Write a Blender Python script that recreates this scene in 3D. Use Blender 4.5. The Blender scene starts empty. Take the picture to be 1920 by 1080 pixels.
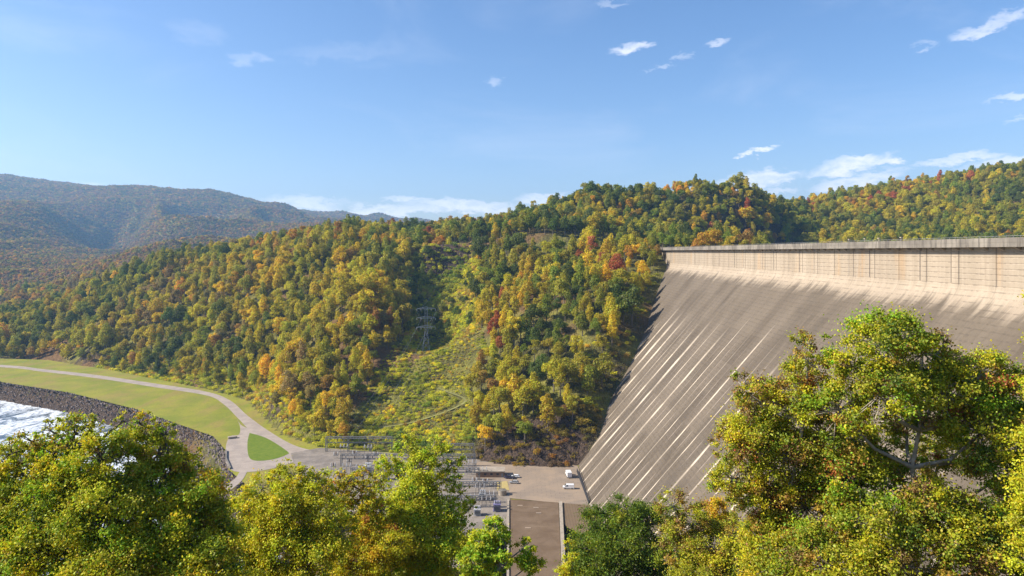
import bpy, math, random
import numpy as np
R = math.radians
# ------------------------------------------------------------------ camera, sky, sun
S = bpy.context.scene
C = S.collection
F, HX, HY = 1280.0, 960.0, 472.0          # focal length and horizon of the 1920-wide photograph
cd = bpy.data.cameras.new('camera'); cam = bpy.data.objects.new('camera', cd); C.objects.link(cam)
cd.lens = 24.0; cd.sensor_width = 36.0; cd.shift_y = -(540 - HY) / 1920.0
cd.clip_start = 0.5; cd.clip_end = 40000
cam.location = (0, 0, 0); cam.rotation_euler = (R(90), 0, 0)
S.camera = cam
SUN_EL = 37.0
SUN_DIR = np.array([-0.98, -0.08, 0.0]); SUN_DIR /= np.linalg.norm(SUN_DIR)
az = math.atan2(SUN_DIR[0], SUN_DIR[1])
sl = bpy.data.lights.new('sun', 'SUN'); sl.energy = 5.0; sl.angle = R(0.53); sl.color = (1.0, 0.92, 0.79)
so = bpy.data.objects.new('sun', sl); C.objects.link(so)
so.rotation_euler = (R(90 - SUN_EL), 0, math.pi - az)
S.view_settings.view_transform = 'Standard'; S.view_settings.look = 'None'
S.view_settings.exposure = 0.85; S.view_settings.gamma = 1

W = bpy.data.worlds.new('World'); S.world = W; W.use_nodes = True

class NT:
    """small helper to write node trees"""
    def __init__(s, tree): s.t = tree; s.n = tree.nodes; s.l = tree.links
    def node(s, typ, **kw):
        n = s.n.new(typ)
        for k, v in kw.items(): setattr(n, k, v)
        return n
    def put(s, sock, v):
        if isinstance(v, bpy.types.NodeSocket): s.l.new(v, sock)
        elif v is not None: sock.default_value = v
    def m(s, op, a, b=None, c=None, clamp=False):
        n = s.node('ShaderNodeMath', operation=op, use_clamp=clamp)
        s.put(n.inputs[0], a)
        if b is not None: s.put(n.inputs[1], b)
        if c is not None: s.put(n.inputs[2], c)
        return n.outputs[0]
    def mix(s, f, a, b, mode='MIX'):
        n = s.node('ShaderNodeMix', data_type='RGBA', blend_type=mode)
        s.put(n.inputs[0], f); s.put(n.inputs[6], col(a)); s.put(n.inputs[7], col(b))
        return n.outputs[2]
    def noise(s, vec, scale, detail=3, rough=0.55, dist=0.0):
        n = s.node('ShaderNodeTexNoise')
        if vec is not None: s.l.new(vec, n.inputs['Vector'])
        n.inputs['Scale'].default_value = scale; n.inputs['Detail'].default_value = detail
        n.inputs['Roughness'].default_value = rough; n.inputs['Distortion'].default_value = dist
        return n.outputs['Fac']
    def ss(s, v, lo, hi):
        n = s.node('ShaderNodeMapRange', interpolation_type='SMOOTHSTEP')
        s.put(n.inputs[0], v); s.put(n.inputs[1], lo); s.put(n.inputs[2], hi)
        return n.outputs[0]
    def scalev(s, vec, sc):
        n = s.node('ShaderNodeVectorMath', operation='MULTIPLY')
        s.l.new(vec, n.inputs[0]); n.inputs[1].default_value = sc
        return n.outputs[0]
def col(c):
    if isinstance(c, (tuple, list)) and len(c) == 3: return (c[0], c[1], c[2], 1.0)
    return c

w = NT(W.node_tree); w.n.clear()
sky = w.node('ShaderNodeTexSky', sky_type='NISHITA'); sky.sun_disc = False
sky.sun_elevation = R(SUN_EL); sky.sun_rotation = az; sky.altitude = 500
sky.air_density = 1.0; sky.dust_density = 1.3; sky.ozone_density = 2.2
hsv = w.node('ShaderNodeHueSaturation'); hsv.inputs['Saturation'].default_value = 1.2; hsv.inputs['Value'].default_value = 1.0
w.l.new(sky.outputs[0], hsv.inputs['Color'])
tc = w.node('ShaderNodeTexCoord'); D = tc.outputs['Generated']
sx = w.node('ShaderNodeSeparateXYZ'); w.l.new(D, sx.inputs[0])
AZ = w.m('ARCTAN2', sx.outputs[0], sx.outputs[1])
EL = w.m('ARCSINE', sx.outputs[2])
cn1 = w.noise(w.scalev(D, (1, 1, 2.6)), 14, 6, 0.62, 0.3)
cn2 = w.noise(w.scalev(D, (1, 1, 2.2)), 45, 5, 0.65, 0.2)
wob = w.m('MULTIPLY', w.m('SUBTRACT', cn1, 0.5), 0.10)
wob2 = w.m('MULTIPLY', w.m('SUBTRACT', cn2, 0.5), 0.05)
# small fair-weather clouds: azimuth, elevation, half sizes (in photo pixels), density, slant
clouds = [(1187, 88, 42, 12, .65, .12), (1335, 84, 18, 9, .4, 0), (1272, 110, 20, 8, .3, 0), (1240, 124, 16, 4, .25, 0), (1850, 50, 80, 17, .5, .25), (1715, 92, 20, 7, .25, 0),
          (1900, 184, 70, 10, .5, .12), (1424, 281, 20, 8, .9, 0), (1592, 312, 76, 18, .95, .15), (1665, 303, 30, 10, .9, 0), (1420, 338, 85, 20, .9, .12),
          (1600, 342, 90, 18, .9, .18), (1800, 298, 95, 12, .7, .08), (1880, 312, 90, 22, .9, .12), (468, 108, 26, 15, .18, 0), (930, 152, 18, 8, .25, 0), (1458, 358, 40, 9, .6, 0),
          (870, 388, 120, 16, .85, -.03), (755, 374, 40, 8, .7, 0), (700, 396, 150, 14, .8, 0), (570, 384, 90, 20, .75, 0), (1010, 372, 50, 12, .7, .1), (1150, 5, 40, 8, .2, 0),
          (940, 396, 60, 12, .6, 0), (160, 348, 40, 8, .35, 0), (1920, 222, 30, 8, .3, 0), (370, 60, 70, 26, .08, 0), (640, 100, 120, 20, .08, .1)]
tot = None
for (px, py, rx, ry, dn, sl_) in clouds:
    dx, dz = (px - HX) / F, (HY - py) / F
    a0 = math.atan2(dx, 1); e0 = math.asin(dz / math.sqrt(dx * dx + dz * dz + 1))
    k = math.cos(a0)
    da = w.m('SUBTRACT', AZ, a0); de = w.m('SUBTRACT', EL, e0)
    de = w.m('SUBTRACT', de, w.m('MULTIPLY', da, sl_))
    da = w.m('ADD', da, wob); de = w.m('ADD', w.m('ADD', de, w.m('MULTIPLY', wob, .35)), w.m('MULTIPLY', wob2, .6))
    qa = w.m('MULTIPLY', da, F / (rx * 1.1 * k * k)); qe = w.m('MULTIPLY', de, F / (ry * .85 * k))
    d2 = w.m('ADD', w.m('MULTIPLY', qa, qa), w.m('MULTIPLY', qe, qe))
    msk = w.m('MULTIPLY', w.ss(d2, 1.25, 0.0), dn * .85)
    tot = msk if tot is None else w.m('MAXIMUM', tot, msk)
brk = w.ss(cn2, 0.30, 0.62)
tot = w.m('MULTIPLY', tot, w.m('MULTIPLY_ADD', brk, 0.55, 0.5), clamp=True)
veil = w.m('MULTIPLY', w.ss(w.noise(w.scalev(D, (1, 1, 3)), 3.2, 5, .6, .6), .5, .8), 0.10)
tot = w.m('MAXIMUM', tot, veil)
skc = w.mix(tot, w.mix(1.0, hsv.outputs[0], (1.05, .965, .99), 'MULTIPLY'), (8.4, 8.1, 8.2))
bg = w.node('ShaderNodeBackground'); bg.inputs['Strength'].default_value = 0.108
w.l.new(skc, bg.inputs['Color'])
wo = w.node('ShaderNodeOutputWorld'); w.l.new(bg.outputs[0], wo.inputs['Surface'])

# ------------------------------------------------------------------ helpers
rng = np.random.default_rng(7); rnd = random.Random(7)
def P(px, py, D_):                         # the point of the plane z = -D_ seen at that place
    Y = F * D_ / (py - HY); return np.array([(px - HX) / F * Y, Y, -D_])
def Q(px, py, Y, h=0.0):                   # the point at distance Y, h metres below what is seen
    return np.array([(px - HX) / F * Y, Y, (HY - py) / F * Y - h])
def proj(p):
    p = np.asarray(p); y = np.maximum(p[..., 1], 1e-3)
    return HX + F * p[..., 0] / y, HY - F * p[..., 2] / y

def mesh(name, V, faces, mats=(), mi=None, smooth=False, var=None):
    V = np.asarray(V, dtype=np.float32).reshape(-1, 3)
    me = bpy.data.meshes.new(name)
    if isinstance(faces, np.ndarray):
        k = faces.shape[1]; n = len(faces)
        me.vertices.add(len(V)); me.vertices.foreach_set('co', V.ravel())
        me.loops.add(n * k); me.loops.foreach_set('vertex_index', faces.astype(np.int32).ravel())
        me.polygons.add(n); me.polygons.foreach_set('loop_start', np.arange(0, n * k, k, dtype=np.int32))
        me.polygons.foreach_set('loop_total', np.full(n, k, dtype=np.int32))
        me.update(calc_edges=True)
    else:
        me.from_pydata(V.tolist(), [], faces); me.update()
    for m_ in mats: me.materials.append(m_)
    if mi is not None: me.polygons.foreach_set('material_index', np.asarray(mi, dtype=np.int32))
    if smooth: me.polygons.foreach_set('use_smooth', np.ones(len(me.polygons), dtype=bool))
    if var is not None:
        a = me.attributes.new('var', 'FLOAT', 'FACE'); a.data.foreach_set('value', np.asarray(var, dtype=np.float32))
    me.update(); return me
def link(name, me, parent=None, loc=(0, 0, 0), rz=0.0):
    o = bpy.data.objects.new(name, me); C.objects.link(o); o.location = loc; o.rotation_euler = (0, 0, rz)
    if parent: o.parent = parent
    return o
def tag(o, label=None, cat=None, group=None, kind=None):
    if label: o['label'] = label
    if cat: o['category'] = cat
    if group: o['group'] = group
    if kind: o['kind'] = kind
    return o
def empty(name, loc=(0, 0, 0), rz=0.0, **kw):
    o = link(name, None, None, loc, rz); o.empty_display_size = 1; return tag(o, **kw)

class MB:
    """collects boxes, bars and tubes into one mesh"""
    def __init__(s): s.v = []; s.f = []
    def add(s, V, Fc):
        k = len(s.v); s.v += [tuple(map(float, p)) for p in V]; s.f += [tuple(i + k for i in f) for f in Fc]
    def box(s, x0, x1, y0, y1, z0, z1):
        s.add([(x0, y0, z0), (x1, y0, z0), (x1, y1, z0), (x0, y1, z0), (x0, y0, z1), (x1, y0, z1), (x1, y1, z1), (x0, y1, z1)],
              [(0, 3, 2, 1), (4, 5, 6, 7), (0, 1, 5, 4), (1, 2, 6, 5), (2, 3, 7, 6), (3, 0, 4, 7)])
    def bar(s, a, b, r, r2=None, n=4):
        V, Fq = tube([a, b], [r, r if r2 is None else r2], n); s.add(V, [tuple(q) for q in Fq.tolist()])
        k = len(V)
        base = len(s.v) - k
        s.f.append(tuple(base + i for i in range(n))[::-1]); s.f.append(tuple(base + n + i for i in range(n)))
    def prism(s, prof, x0, x1):            # prof in (y,z)
        n = len(prof); V = [(x0, p[0], p[1]) for p in prof] + [(x1, p[0], p[1]) for p in prof]
        s.add(V, [tuple(range(n)), tuple(range(2 * n - 1, n - 1, -1))] + [(i, i + n, (i + 1) % n + n, (i + 1) % n) for i in range(n)])
    def build(s, name, mat, parent=None, loc=(0, 0, 0), rz=0.0, smooth=False):
        me = mesh(name, s.v, s.f, [mat], smooth=smooth); return link(name, me, parent, loc, rz)
def tube(pts, rad, n=6):
    pts = np.asarray(pts, float); m_ = len(pts)
    t = np.gradient(pts, axis=0); t /= np.linalg.norm(t, axis=1, keepdims=True) + 1e-9
    up = np.tile([0, 0, 1.0], (m_, 1)); up[np.abs(t[:, 2]) > 0.9] = (1, 0, 0)
    a = np.cross(t, up); a /= np.linalg.norm(a, axis=1, keepdims=True) + 1e-9; b = np.cross(t, a)
    th = np.arange(n) * 2 * math.pi / n + math.pi / n
    V = pts[:, None] + np.asarray(rad)[:, None, None] * (np.cos(th)[None, :, None] * a[:, None] + np.sin(th)[None, :, None] * b[:, None])
    i = np.arange(m_ - 1)[:, None] * n; j = np.arange(n)[None]; j2 = (j + 1) % n
    return V.reshape(-1, 3), np.stack([i + j, i + j2, i + n + j2, i + n + j], -1).reshape(-1, 4)

def mat(name, rough=0.8, spec=0.3):
    m_ = bpy.data.materials.new(name); m_.use_nodes = True; t = NT(m_.node_tree)
    b = t.n['Principled BSDF']; b.inputs['Roughness'].default_value = rough; b.inputs['Specular IOR Level'].default_value = spec
    t.b = b; t.mat = m_
    g = t.node('ShaderNodeNewGeometry'); t.pos = g.outputs['Position']; t.geo = g
    return t
def bump(t, h, strength, dist):
    n = t.node('ShaderNodeBump'); n.inputs['Strength'].default_value = strength; n.inputs['Distance'].default_value = dist
    t.l.new(h, n.inputs['Height']); t.l.new(n.outputs[0], t.b.inputs['Normal'])
def simple(name, a, b=None, scale=2.0, rough=.8, spec=.3, metal=0.0, bmp=0):
    t = mat(name, rough, spec)
    b = b or tuple(x * .75 for x in a)
    n = t.noise(t.pos, scale, 4, .6)
    t.l.new(t.mix(t.ss(n, .3, .7), b, a), t.b.inputs['Base Color']); t.b.inputs['Metallic'].default_value = metal
    if bmp: bump(t, n, .6, bmp)
    return t.mat
def foliage(name, base=None, trans=.44):
    m_ = bpy.data.materials.new(name); m_.use_nodes = True; t = NT(m_.node_tree); t.n.clear()
    if base is None:
        a = t.node('ShaderNodeAttribute', attribute_type='INSTANCER', attribute_name='tint'); c = a.outputs['Color']
    else:
        r_ = t.node('ShaderNodeRGB'); r_.outputs[0].default_value = col(base); c = r_.outputs[0]
    v = t.node('ShaderNodeAttribute', attribute_type='GEOMETRY', attribute_name='var').outputs['Fac']
    h = t.node('ShaderNodeHueSaturation'); t.l.new(c, h.inputs['Color'])
    t.l.new(t.m('MULTIPLY_ADD', t.m('FRACT', t.m('MULTIPLY', v, 7.31)), .07, .463), h.inputs['Hue'])
    t.l.new(t.m('MULTIPLY_ADD', v, .70, .68), h.inputs['Value'])
    c = h.outputs[0]
    d = t.node('ShaderNodeBsdfDiffuse'); t.l.new(c, d.inputs[0])
    tr = t.node('ShaderNodeBsdfTranslucent'); t.l.new(c, tr.inputs[0])
    g = t.node('ShaderNodeBsdfGlossy'); g.inputs['Roughness'].default_value = .5; g.inputs[0].default_value = (.8, .8, .75, 1)
    m1 = t.node('ShaderNodeMixShader'); m1.inputs[0].default_value = trans; t.l.new(d.outputs[0], m1.inputs[1]); t.l.new(tr.outputs[0], m1.inputs[2])
    m2 = t.node('ShaderNodeMixShader'); m2.inputs[0].default_value = .018; t.l.new(m1.outputs[0], m2.inputs[1]); t.l.new(g.outputs[0], m2.inputs[2])
    o = t.node('ShaderNodeOutputMaterial'); t.l.new(m2.outputs[0], o.inputs[0]); return m_

# ------------------------------------------------------------------ terrain heights
DF = 117.0                                  # depth of the valley floor below the eye
Xc = lambda y: 124 + .0117 * y              # crest line of the dam
def face_at(px, py):
    Y = 131.7 / ((px - HX) / F - .0117 + .855 * (py - HY) / F); return Q(px, py, Y)
contact = [face_at(*p) for p in [(1085, 870), (1118, 830), (1140, 770), (1165, 710), (1193, 655), (1218, 585), (1237, 530), (1249, 492)]]
T = 13.0
cp = [Q(0, 620, 800, T), Q(0, 590, 880, T), Q(-200, 600, 900, T), Q(-300, 520, 1500, T), Q(-200, 640, 860, T),
      Q(200, 620, 750, T), Q(200, 570, 830, T), Q(200, 528, 910, T), Q(100, 565, 900, T), Q(100, 630, 780, T),
      Q(300, 655, 680, T), Q(300, 560, 790, T), Q(300, 490, 890, T), Q(400, 650, 640, T), Q(400, 560, 720, T), Q(400, 500, 800, T), Q(400, 458, 890, T + 15),
      Q(500, 690, 545, T), Q(500, 590, 640, T), Q(500, 500, 750, T), Q(500, 432, 880, T + 15),
      Q(600, 700, 468, T), Q(600, 600, 560, T), Q(600, 500, 680, T), Q(600, 412, 850, T + 15), Q(680, 640, 520, T), Q(690, 560, 590, T), Q(690, 480, 700, T), Q(690, 410, 840, T + 15),
      Q(650, 790, 430, 5), Q(660, 740, 455, 8),
      Q(740, 800, 425, 2), Q(740, 730, 470, 2), Q(745, 660, 510, 3), Q(750, 560, 640, T), Q(750, 500, 700, T), Q(760, 415, 830, T + 15),
      Q(830, 820, 405, 2), Q(830, 760, 440, 2), Q(830, 700, 480, 2), Q(830, 640, 515, 2), Q(820, 600, 590, 6), Q(830, 540, 650, 5), Q(850, 490, 690, 4), Q(855, 458, 715, 0), Q(855, 457, 740, 0), Q(830, 415, 830, T + 15),
      Q(950, 830, 384, 1), Q(1010, 830, 380, 1), Q(940, 785, 396, 4), Q(1010, 785, 392, 4), Q(940, 700, 450, 9), Q(930, 620, 500, 9), Q(930, 540, 590, T), Q(940, 480, 665, 8), Q(945, 458, 710, 0), Q(945, 400, 860, T + 15), Q(1010, 375, 900, T + 15),
      Q(1010, 700, 420, T), Q(1010, 600, 480, T), Q(1010, 530, 590, T), Q(1000, 480, 660, 5), Q(1030, 458, 680, 0),
      Q(1080, 820, 374, 3), Q(1120, 770, 384, 8), Q(1080, 700, 402, T), Q(1080, 600, 455, T), Q(1080, 520, 540, T), Q(1090, 470, 640, 5), Q(1100, 465, 670, 1), Q(1050, 400, 800, T),
      Q(1150, 600, 440, T), Q(1165, 520, 495, T), Q(1195, 470, 580, 6), Q(1230, 468, 625, 0), Q(1150, 420, 740, T), Q(1130, 352, 880, T),
      Q(1240, 341, 900, T + 8), Q(1330, 341, 905, T + 8), Q(1250, 362, 872, T + 6), Q(1330, 362, 884, T + 6), Q(1180, 352, 890, T + 8), Q(1390, 356, 915, T + 4), Q(1240, 345, 950, T + 25), Q(1330, 345, 960, T + 25), Q(1250, 400, 845, T), Q(1330, 400, 865, T), Q(1300, 455, 820, 8), Q(1230, 455, 780, 6), Q(1300, 475, 740, 0), Q(1400, 362, 920, T), Q(1400, 420, 890, T), Q(1400, 455, 850, 8), Q(1470, 385, 960, T),
      Q(1500, 374, 1200, T), Q(1600, 357, 1220, T), Q(1750, 337, 1220, T), Q(1920, 318, 1250, T), Q(2150, 300, 1250, T), Q(1600, 420, 1000, T), Q(1750, 405, 980, T), Q(1920, 390, 960, T), Q(2150, 380, 940, T),
      Q(1480, 480, 900, 0), Q(1600, 480, 880, 0), Q(1750, 480, 840, 0), Q(1920, 480, 800, 0), Q(2150, 485, 780, 0), Q(1420, 485, 720, 0), Q(1540, 470, 960, 0),
      # far valley and mountains
      Q(-250, 310, 5200, T), Q(-250, 380, 3300, T), Q(-250, 450, 2200, T), Q(0, 331, 5200, T), Q(0, 372, 4100, T), Q(0, 410, 3200, T), Q(0, 455, 2300, T), Q(0, 535, 1400, T), Q(0, 585, 1050, T),
      Q(100, 346, 5250, T), Q(100, 420, 3200, T), Q(100, 500, 1600, T), Q(200, 355, 5300, T), Q(200, 400, 4000, T), Q(200, 440, 2800, T), Q(200, 480, 1900, T), Q(200, 525, 1250, T), Q(150, 560, 1050, T),
      Q(270, 350, 5200, T), Q(340, 361, 5300, T), Q(420, 361, 5200, T), Q(420, 425, 3900, T), Q(380, 462, 2600, T), Q(380, 480, 1800, T), Q(380, 495, 1250, T), Q(490, 378, 5250, T), Q(525, 377, 5250, T), Q(562, 392, 5400, T), Q(595, 407, 5500, T), Q(650, 432, 5400, T), Q(720, 436, 5400, T), Q(800, 440, 5400, T), Q(900, 440, 6000, T),
      Q(500, 440, 3800, T), Q(500, 460, 2400, T), Q(600, 440, 4200, T), Q(600, 470, 1500, T), Q(665, 405, 7200, T), Q(700, 414, 7400, T), Q(735, 404, 7200, T), Q(775, 412, 7300, T), Q(830, 418, 7300, T),
      Q(800, 460, 1500, T), Q(800, 450, 3000, T), Q(1100, 440, 1500, T), Q(1100, 440, 4000, T), Q(1400, 440, 1700, T), Q(1700, 430, 2200, T), Q(1500, 430, 5000, T), Q(1100, 430, 7500, T), Q(300, 372, 7500, T), Q(2100, 420, 3000, T)]
cp += contact + [c + np.array([35, 0, -4]) for c in contact] + [c + np.array([-6, 0, -.5]) for c in contact[1:-1]]
cp = [np.array(c, float) for c in cp]
near = [(-600, 100, -90), (-600, -100, -30), (-300, 40, -75), (-300, -80, -20), (-300, 130, -128), (-120, 30, -45), (-120, -40, -6), (-60, 60, -62), (-60, 110, -90), (-100, 170, -122), (-200, 200, -140), (0, -8, -2), (0, -60, 3), (0, -150, 12), (0, 40, -33), (0, 90, -70), (0, 150, -100), (0, 200, -119), (-50, 210, -120),
        (0, 14, -13), (-18, 14, -14), (18, 12, -11), (40, 40, -34), (50, 100, -72), (50, 160, -92), (50, 220, -105), (40, 270, -118), (60, 60, -45), (110, 100, -62), (110, 160, -85), (110, 30, -30), (110, -30, -8), (60, -30, -3), (110, -80, 0), (60, -100, 5), (120, -130, 5), (-300, -150, 10), (300, -130, 5),
        (60, 12, -12), (90, 60, -45), (15, 330, -120), (28, 300, -133), (24, 265, -133), (38, 300, -132), (10, 290, -130), (90, 300, -120), (100, 250, -110), (170, 330, -100), (170, 200, -70), (170, 450, -60), (250, 500, -30), (300, 300, -60), (300, 100, -40), (500, 600, -30), (700, 500, -30), (800, 200, -20), (900, 900, 40), (-750, 500, -140), (-750, 700, -118), (-700, 850, -90)]
cp += [np.array(c, float) for c in near]
cp = np.array(cp)
def kern(a, b):                              # smoother with distance from the eye
    c = np.minimum(10 + np.hypot(b[:, 0], b[:, 1]) ** 1.5 * .0012, 110)
    return np.sqrt(((a[:, None, :2] - b[None, :, :2]) ** 2).sum(-1) + (c * c)[None])
n_ = len(cp); A = np.zeros((n_ + 3, n_ + 3)); A[:n_, :n_] = kern(cp, cp) + np.eye(n_) * -1.5
Pm = np.c_[np.ones(n_), cp[:, :2] / 1000]; A[:n_, n_:] = Pm; A[n_:, :n_] = Pm.T
wts = np.linalg.solve(A, np.r_[cp[:, 2], 0, 0, 0])
def rbf(X, Y):
    sh = np.shape(X); p = np.c_[np.ravel(X), np.ravel(Y)]; out = np.empty(len(p))
    for i in range(0, len(p), 20000):
        q = p[i:i + 20000]; out[i:i + 20000] = kern(q, cp) @ wts[:n_] + np.c_[np.ones(len(q)), q / 1000] @ wts[n_:]
    return out.reshape(sh)
def vnoise(X, Y, sc, seed=0):
    x = X / sc + seed * 17.13; y = Y / sc - seed * 9.7
    xi = np.floor(x).astype(np.int64); yi = np.floor(y).astype(np.int64); fx = x - xi; fy = y - yi
    h = lambda a, b: (((a * 374761393 + b * 668265263 + seed * 1442695) ^ ((a * 374761393 + b * 668265263) >> 13)) * 1274126177 & 0xffffff) / float(0xffffff)
    fx = fx * fx * (3 - 2 * fx); fy = fy * fy * (3 - 2 * fy)
    return (h(xi, yi) * (1 - fx) + h(xi + 1, yi) * fx) * (1 - fy) + (h(xi, yi + 1) * (1 - fx) + h(xi + 1, yi + 1) * fx) * fy
def inpoly(X, Y, poly):
    X = np.asarray(X, float); Y = np.asarray(Y, float); r_ = np.zeros(X.shape, bool); n = len(poly)
    for i in range(n):
        x1, y1 = poly[i][:2]; x2, y2 = poly[(i + 1) % n][:2]
        c = ((y1 > Y) != (y2 > Y)) & (X < (x2 - x1) * (Y - y1) / (y2 - y1 + 1e-12) + x1); r_ ^= c
    return r_
def dpoly(X, Y, poly, closed=True):
    X = np.asarray(X, float); Y = np.asarray(Y, float); d = np.full(X.shape, 1e9); n = len(poly)
    for i in range(n if closed else n - 1):
        x1, y1 = poly[i][:2]; x2, y2 = poly[(i + 1) % n][:2]; L = (x2 - x1) ** 2 + (y2 - y1) ** 2 + 1e-9
        t = np.clip(((X - x1) * (x2 - x1) + (Y - y1) * (y2 - y1)) / L, 0, 1)
        d = np.minimum(d, np.hypot(X - x1 - t * (x2 - x1), Y - y1 - t * (y2 - y1)))
    return d
# outline of the flat valley floor: tree line behind, top of the rock bank in front
back = [P(-260, 655, DF), P(0, 672, DF), P(90, 675, DF), P(200, 692, DF), P(300, 712, DF), P(400, 731, DF), P(470, 752, DF), P(505, 785, DF), P(530, 812, DF), P(600, 838, DF), P(735, 848, DF), P(880, 858, DF), P(960, 874, DF), P(1062, 876, DF), P(1086, 872, DF)]
bank = [P(-260, 690, DF), P(0, 716, DF), P(130, 736, DF), P(250, 766, DF), P(400, 818, DF), P(424, 845, DF), P(428, 880, DF), P(520, 960, DF), P(700, 1010, DF)]
floor_poly = [tuple(p[:2]) for p in back] + [(38, 318), (-2, 320), (-6, 290), (-30, 225)] + [tuple(p[:2]) for p in bank[::-1]]
riv_top = [tuple(p[:2]) for p in bank]
river_poly = riv_top + [(-60, 215), (-200, 190), (-450, 200), (-900, 260), (-900, 600)]
ROADL = [tuple(Q(*q)[:2]) for q in [(812, 457, 716), (855, 457, 716), (905, 457, 712), (1000, 458, 690), (1060, 459, 672), (1120, 463, 648), (1180, 465, 632), (1238, 466, 608)]]
def height(X, Y):
    z = rbf(X, Y)
    far = np.clip((np.hypot(X, Y) - 1100) / 2500, 0, 1)
    z = z + (vnoise(X, Y, 38, 1) - .5) * 5 + (vnoise(X, Y, 14, 2) - .5) * 1.6
    rid = 1 - np.abs(2 * vnoise(X * .9 + Y * .45, Y * .28 - X * .2, 400, 5) - 1); rid2 = 1 - np.abs(2 * vnoise(X + Y * .3, Y * .5, 140, 6) - 1)
    z = z + far * ((rid - .66) * 250 * np.clip((5100 - np.hypot(X, Y)) / 400 + .22, .22, 1) + (rid2 - .5) * 34 * np.clip((5300 - np.hypot(X, Y)) / 400, .3, 1))
    # ravines and spurs in the near hillside
    w_ = np.clip((Y - 440) / 60, 0, 1) * np.clip((760 - Y) / 80, 0, 1)
    z = z - 20 * np.exp(-((X + 66) / 24) ** 2) * w_ * np.clip((Y - 500) / 60, 0, 1) + 15 * np.exp(-((X + 128) / 26) ** 2) * w_ * np.clip((Y - 500) / 50, 0, 1) + 7 * np.exp(-((X - 20) / 34) ** 2) * w_
    wl = np.clip((Y - 560) / 80, 0, 1) * np.clip((900 - Y) / 80, 0, 1) * np.clip((-150 - X) / 40, 0, 1)
    z = z + wl * ((1 - np.abs(2 * vnoise(X + Y * .25, Y * .3, 75, 8) - 1)) - .5) * 20
    wr = np.clip((X - 160) / 60, 0, 1) * np.clip((Y - 640) / 80, 0, 1) * np.clip((1250 - Y) / 80, 0, 1)
    z = z + wr * ((1 - np.abs(2 * vnoise(X + Y * .2, Y * .4, 95, 9) - 1)) - .5) * 18
    inside = inpoly(X, Y, floor_poly); d = dpoly(X, Y, floor_poly)
    k = np.where(inside, 1.0, np.clip(1 - d / 8, 0, 1)); k = k * k * (3 - 2 * k)
    nearm = np.hypot(X, Y) < 1300
    z = np.where(nearm, z * (1 - k) + (-DF - .35) * k, z)
    ir = inpoly(X, Y, river_poly); dr = dpoly(X, Y, riv_top, False)
    zr = -DF - .35 - np.clip(dr * .72, 0, 24)
    z = np.where(ir, np.minimum(z, zr), z)
    drd = dpoly(X, Y, ROADL, False); kr = np.clip(1 - (drd - 8) / 9, 0, 1); zr = 7.6 - np.clip((X - 0) / 130, 0, 1) * 4.6
    z = np.where(nearm, z * (1 - kr) + zr * kr, z)
    # keep the ground out of the dam's visible face and out of the lake
    over = (X > Xc(Y) + 14) & (Y < 600) & (Y > -115)
    z = np.where(over, np.minimum(z, -28), z)
    return z
def drape(p, up=0.0):
    p = np.asarray(p, float).reshape(-1, 3); q = p.copy(); q[:, 2] = height(q[:, 0], q[:, 1]) + up; return q

# ------------------------------------------------------------------ ground materials
t = mat('forest floor', .95, .1)
n1 = t.noise(t.pos, .05, 5, .65); n2 = t.noise(t.pos, .9, 5, .7); n3 = t.noise(t.pos, .013, 3)
c = t.mix(t.ss(n2, .35, .65), (.075, .06, .03), (.14, .14, .04))
c = t.mix(t.ss(n1, .42, .62), c, (.24, .225, .05)); c = t.mix(t.ss(n3, .5, .62), c, (.20, .12, .055))
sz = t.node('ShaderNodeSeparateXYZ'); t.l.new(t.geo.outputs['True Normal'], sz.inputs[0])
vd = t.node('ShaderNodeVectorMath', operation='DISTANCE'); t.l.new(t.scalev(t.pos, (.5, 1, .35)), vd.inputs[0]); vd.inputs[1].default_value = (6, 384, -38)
rk = t.m('MAXIMUM', t.ss(sz.outputs[2], .66, .52), t.ss(t.m('ADD', vd.outputs['Value'], t.m('MULTIPLY', n2, 8)), 26, 18))  # bare rock on steep ground, plus a dark patch painting the cut's shade
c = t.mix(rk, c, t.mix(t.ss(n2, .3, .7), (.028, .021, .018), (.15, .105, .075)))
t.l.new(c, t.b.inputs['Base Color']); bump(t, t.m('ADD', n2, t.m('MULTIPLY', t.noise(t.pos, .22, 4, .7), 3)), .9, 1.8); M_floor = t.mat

def grid(name, X, Y, mat_, kind='structure', cut=None):
    Z = height(X, Y); nr, nc = X.shape
    V = np.stack([X, Y, Z], -1).reshape(-1, 3); i = np.arange(nr - 1)[:, None] * nc; j = np.arange(nc - 1)[None]
    Fq = np.stack([i + j, i + j + 1, i + nc + j + 1, i + nc + j], -1).reshape(-1, 4)
    me = mesh(name, V, Fq, [mat_], smooth=True); return tag(link(name, me), kind=kind)
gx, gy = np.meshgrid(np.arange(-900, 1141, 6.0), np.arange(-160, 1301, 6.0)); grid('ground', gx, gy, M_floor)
ys = 1300 * (8200 / 1300.) ** (np.linspace(0, 1, 190)); us = np.linspace(-1.25, 1.25, 330)
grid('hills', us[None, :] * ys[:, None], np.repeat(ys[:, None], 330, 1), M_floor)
me = mesh('plain', [(-9000, -3000, -260), (9000, -3000, -260), (9000, 9000, -260), (-9000, 9000, -260)], [(0, 1, 2, 3)], [M_floor]); tag(link('plain', me), kind='structure')

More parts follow.
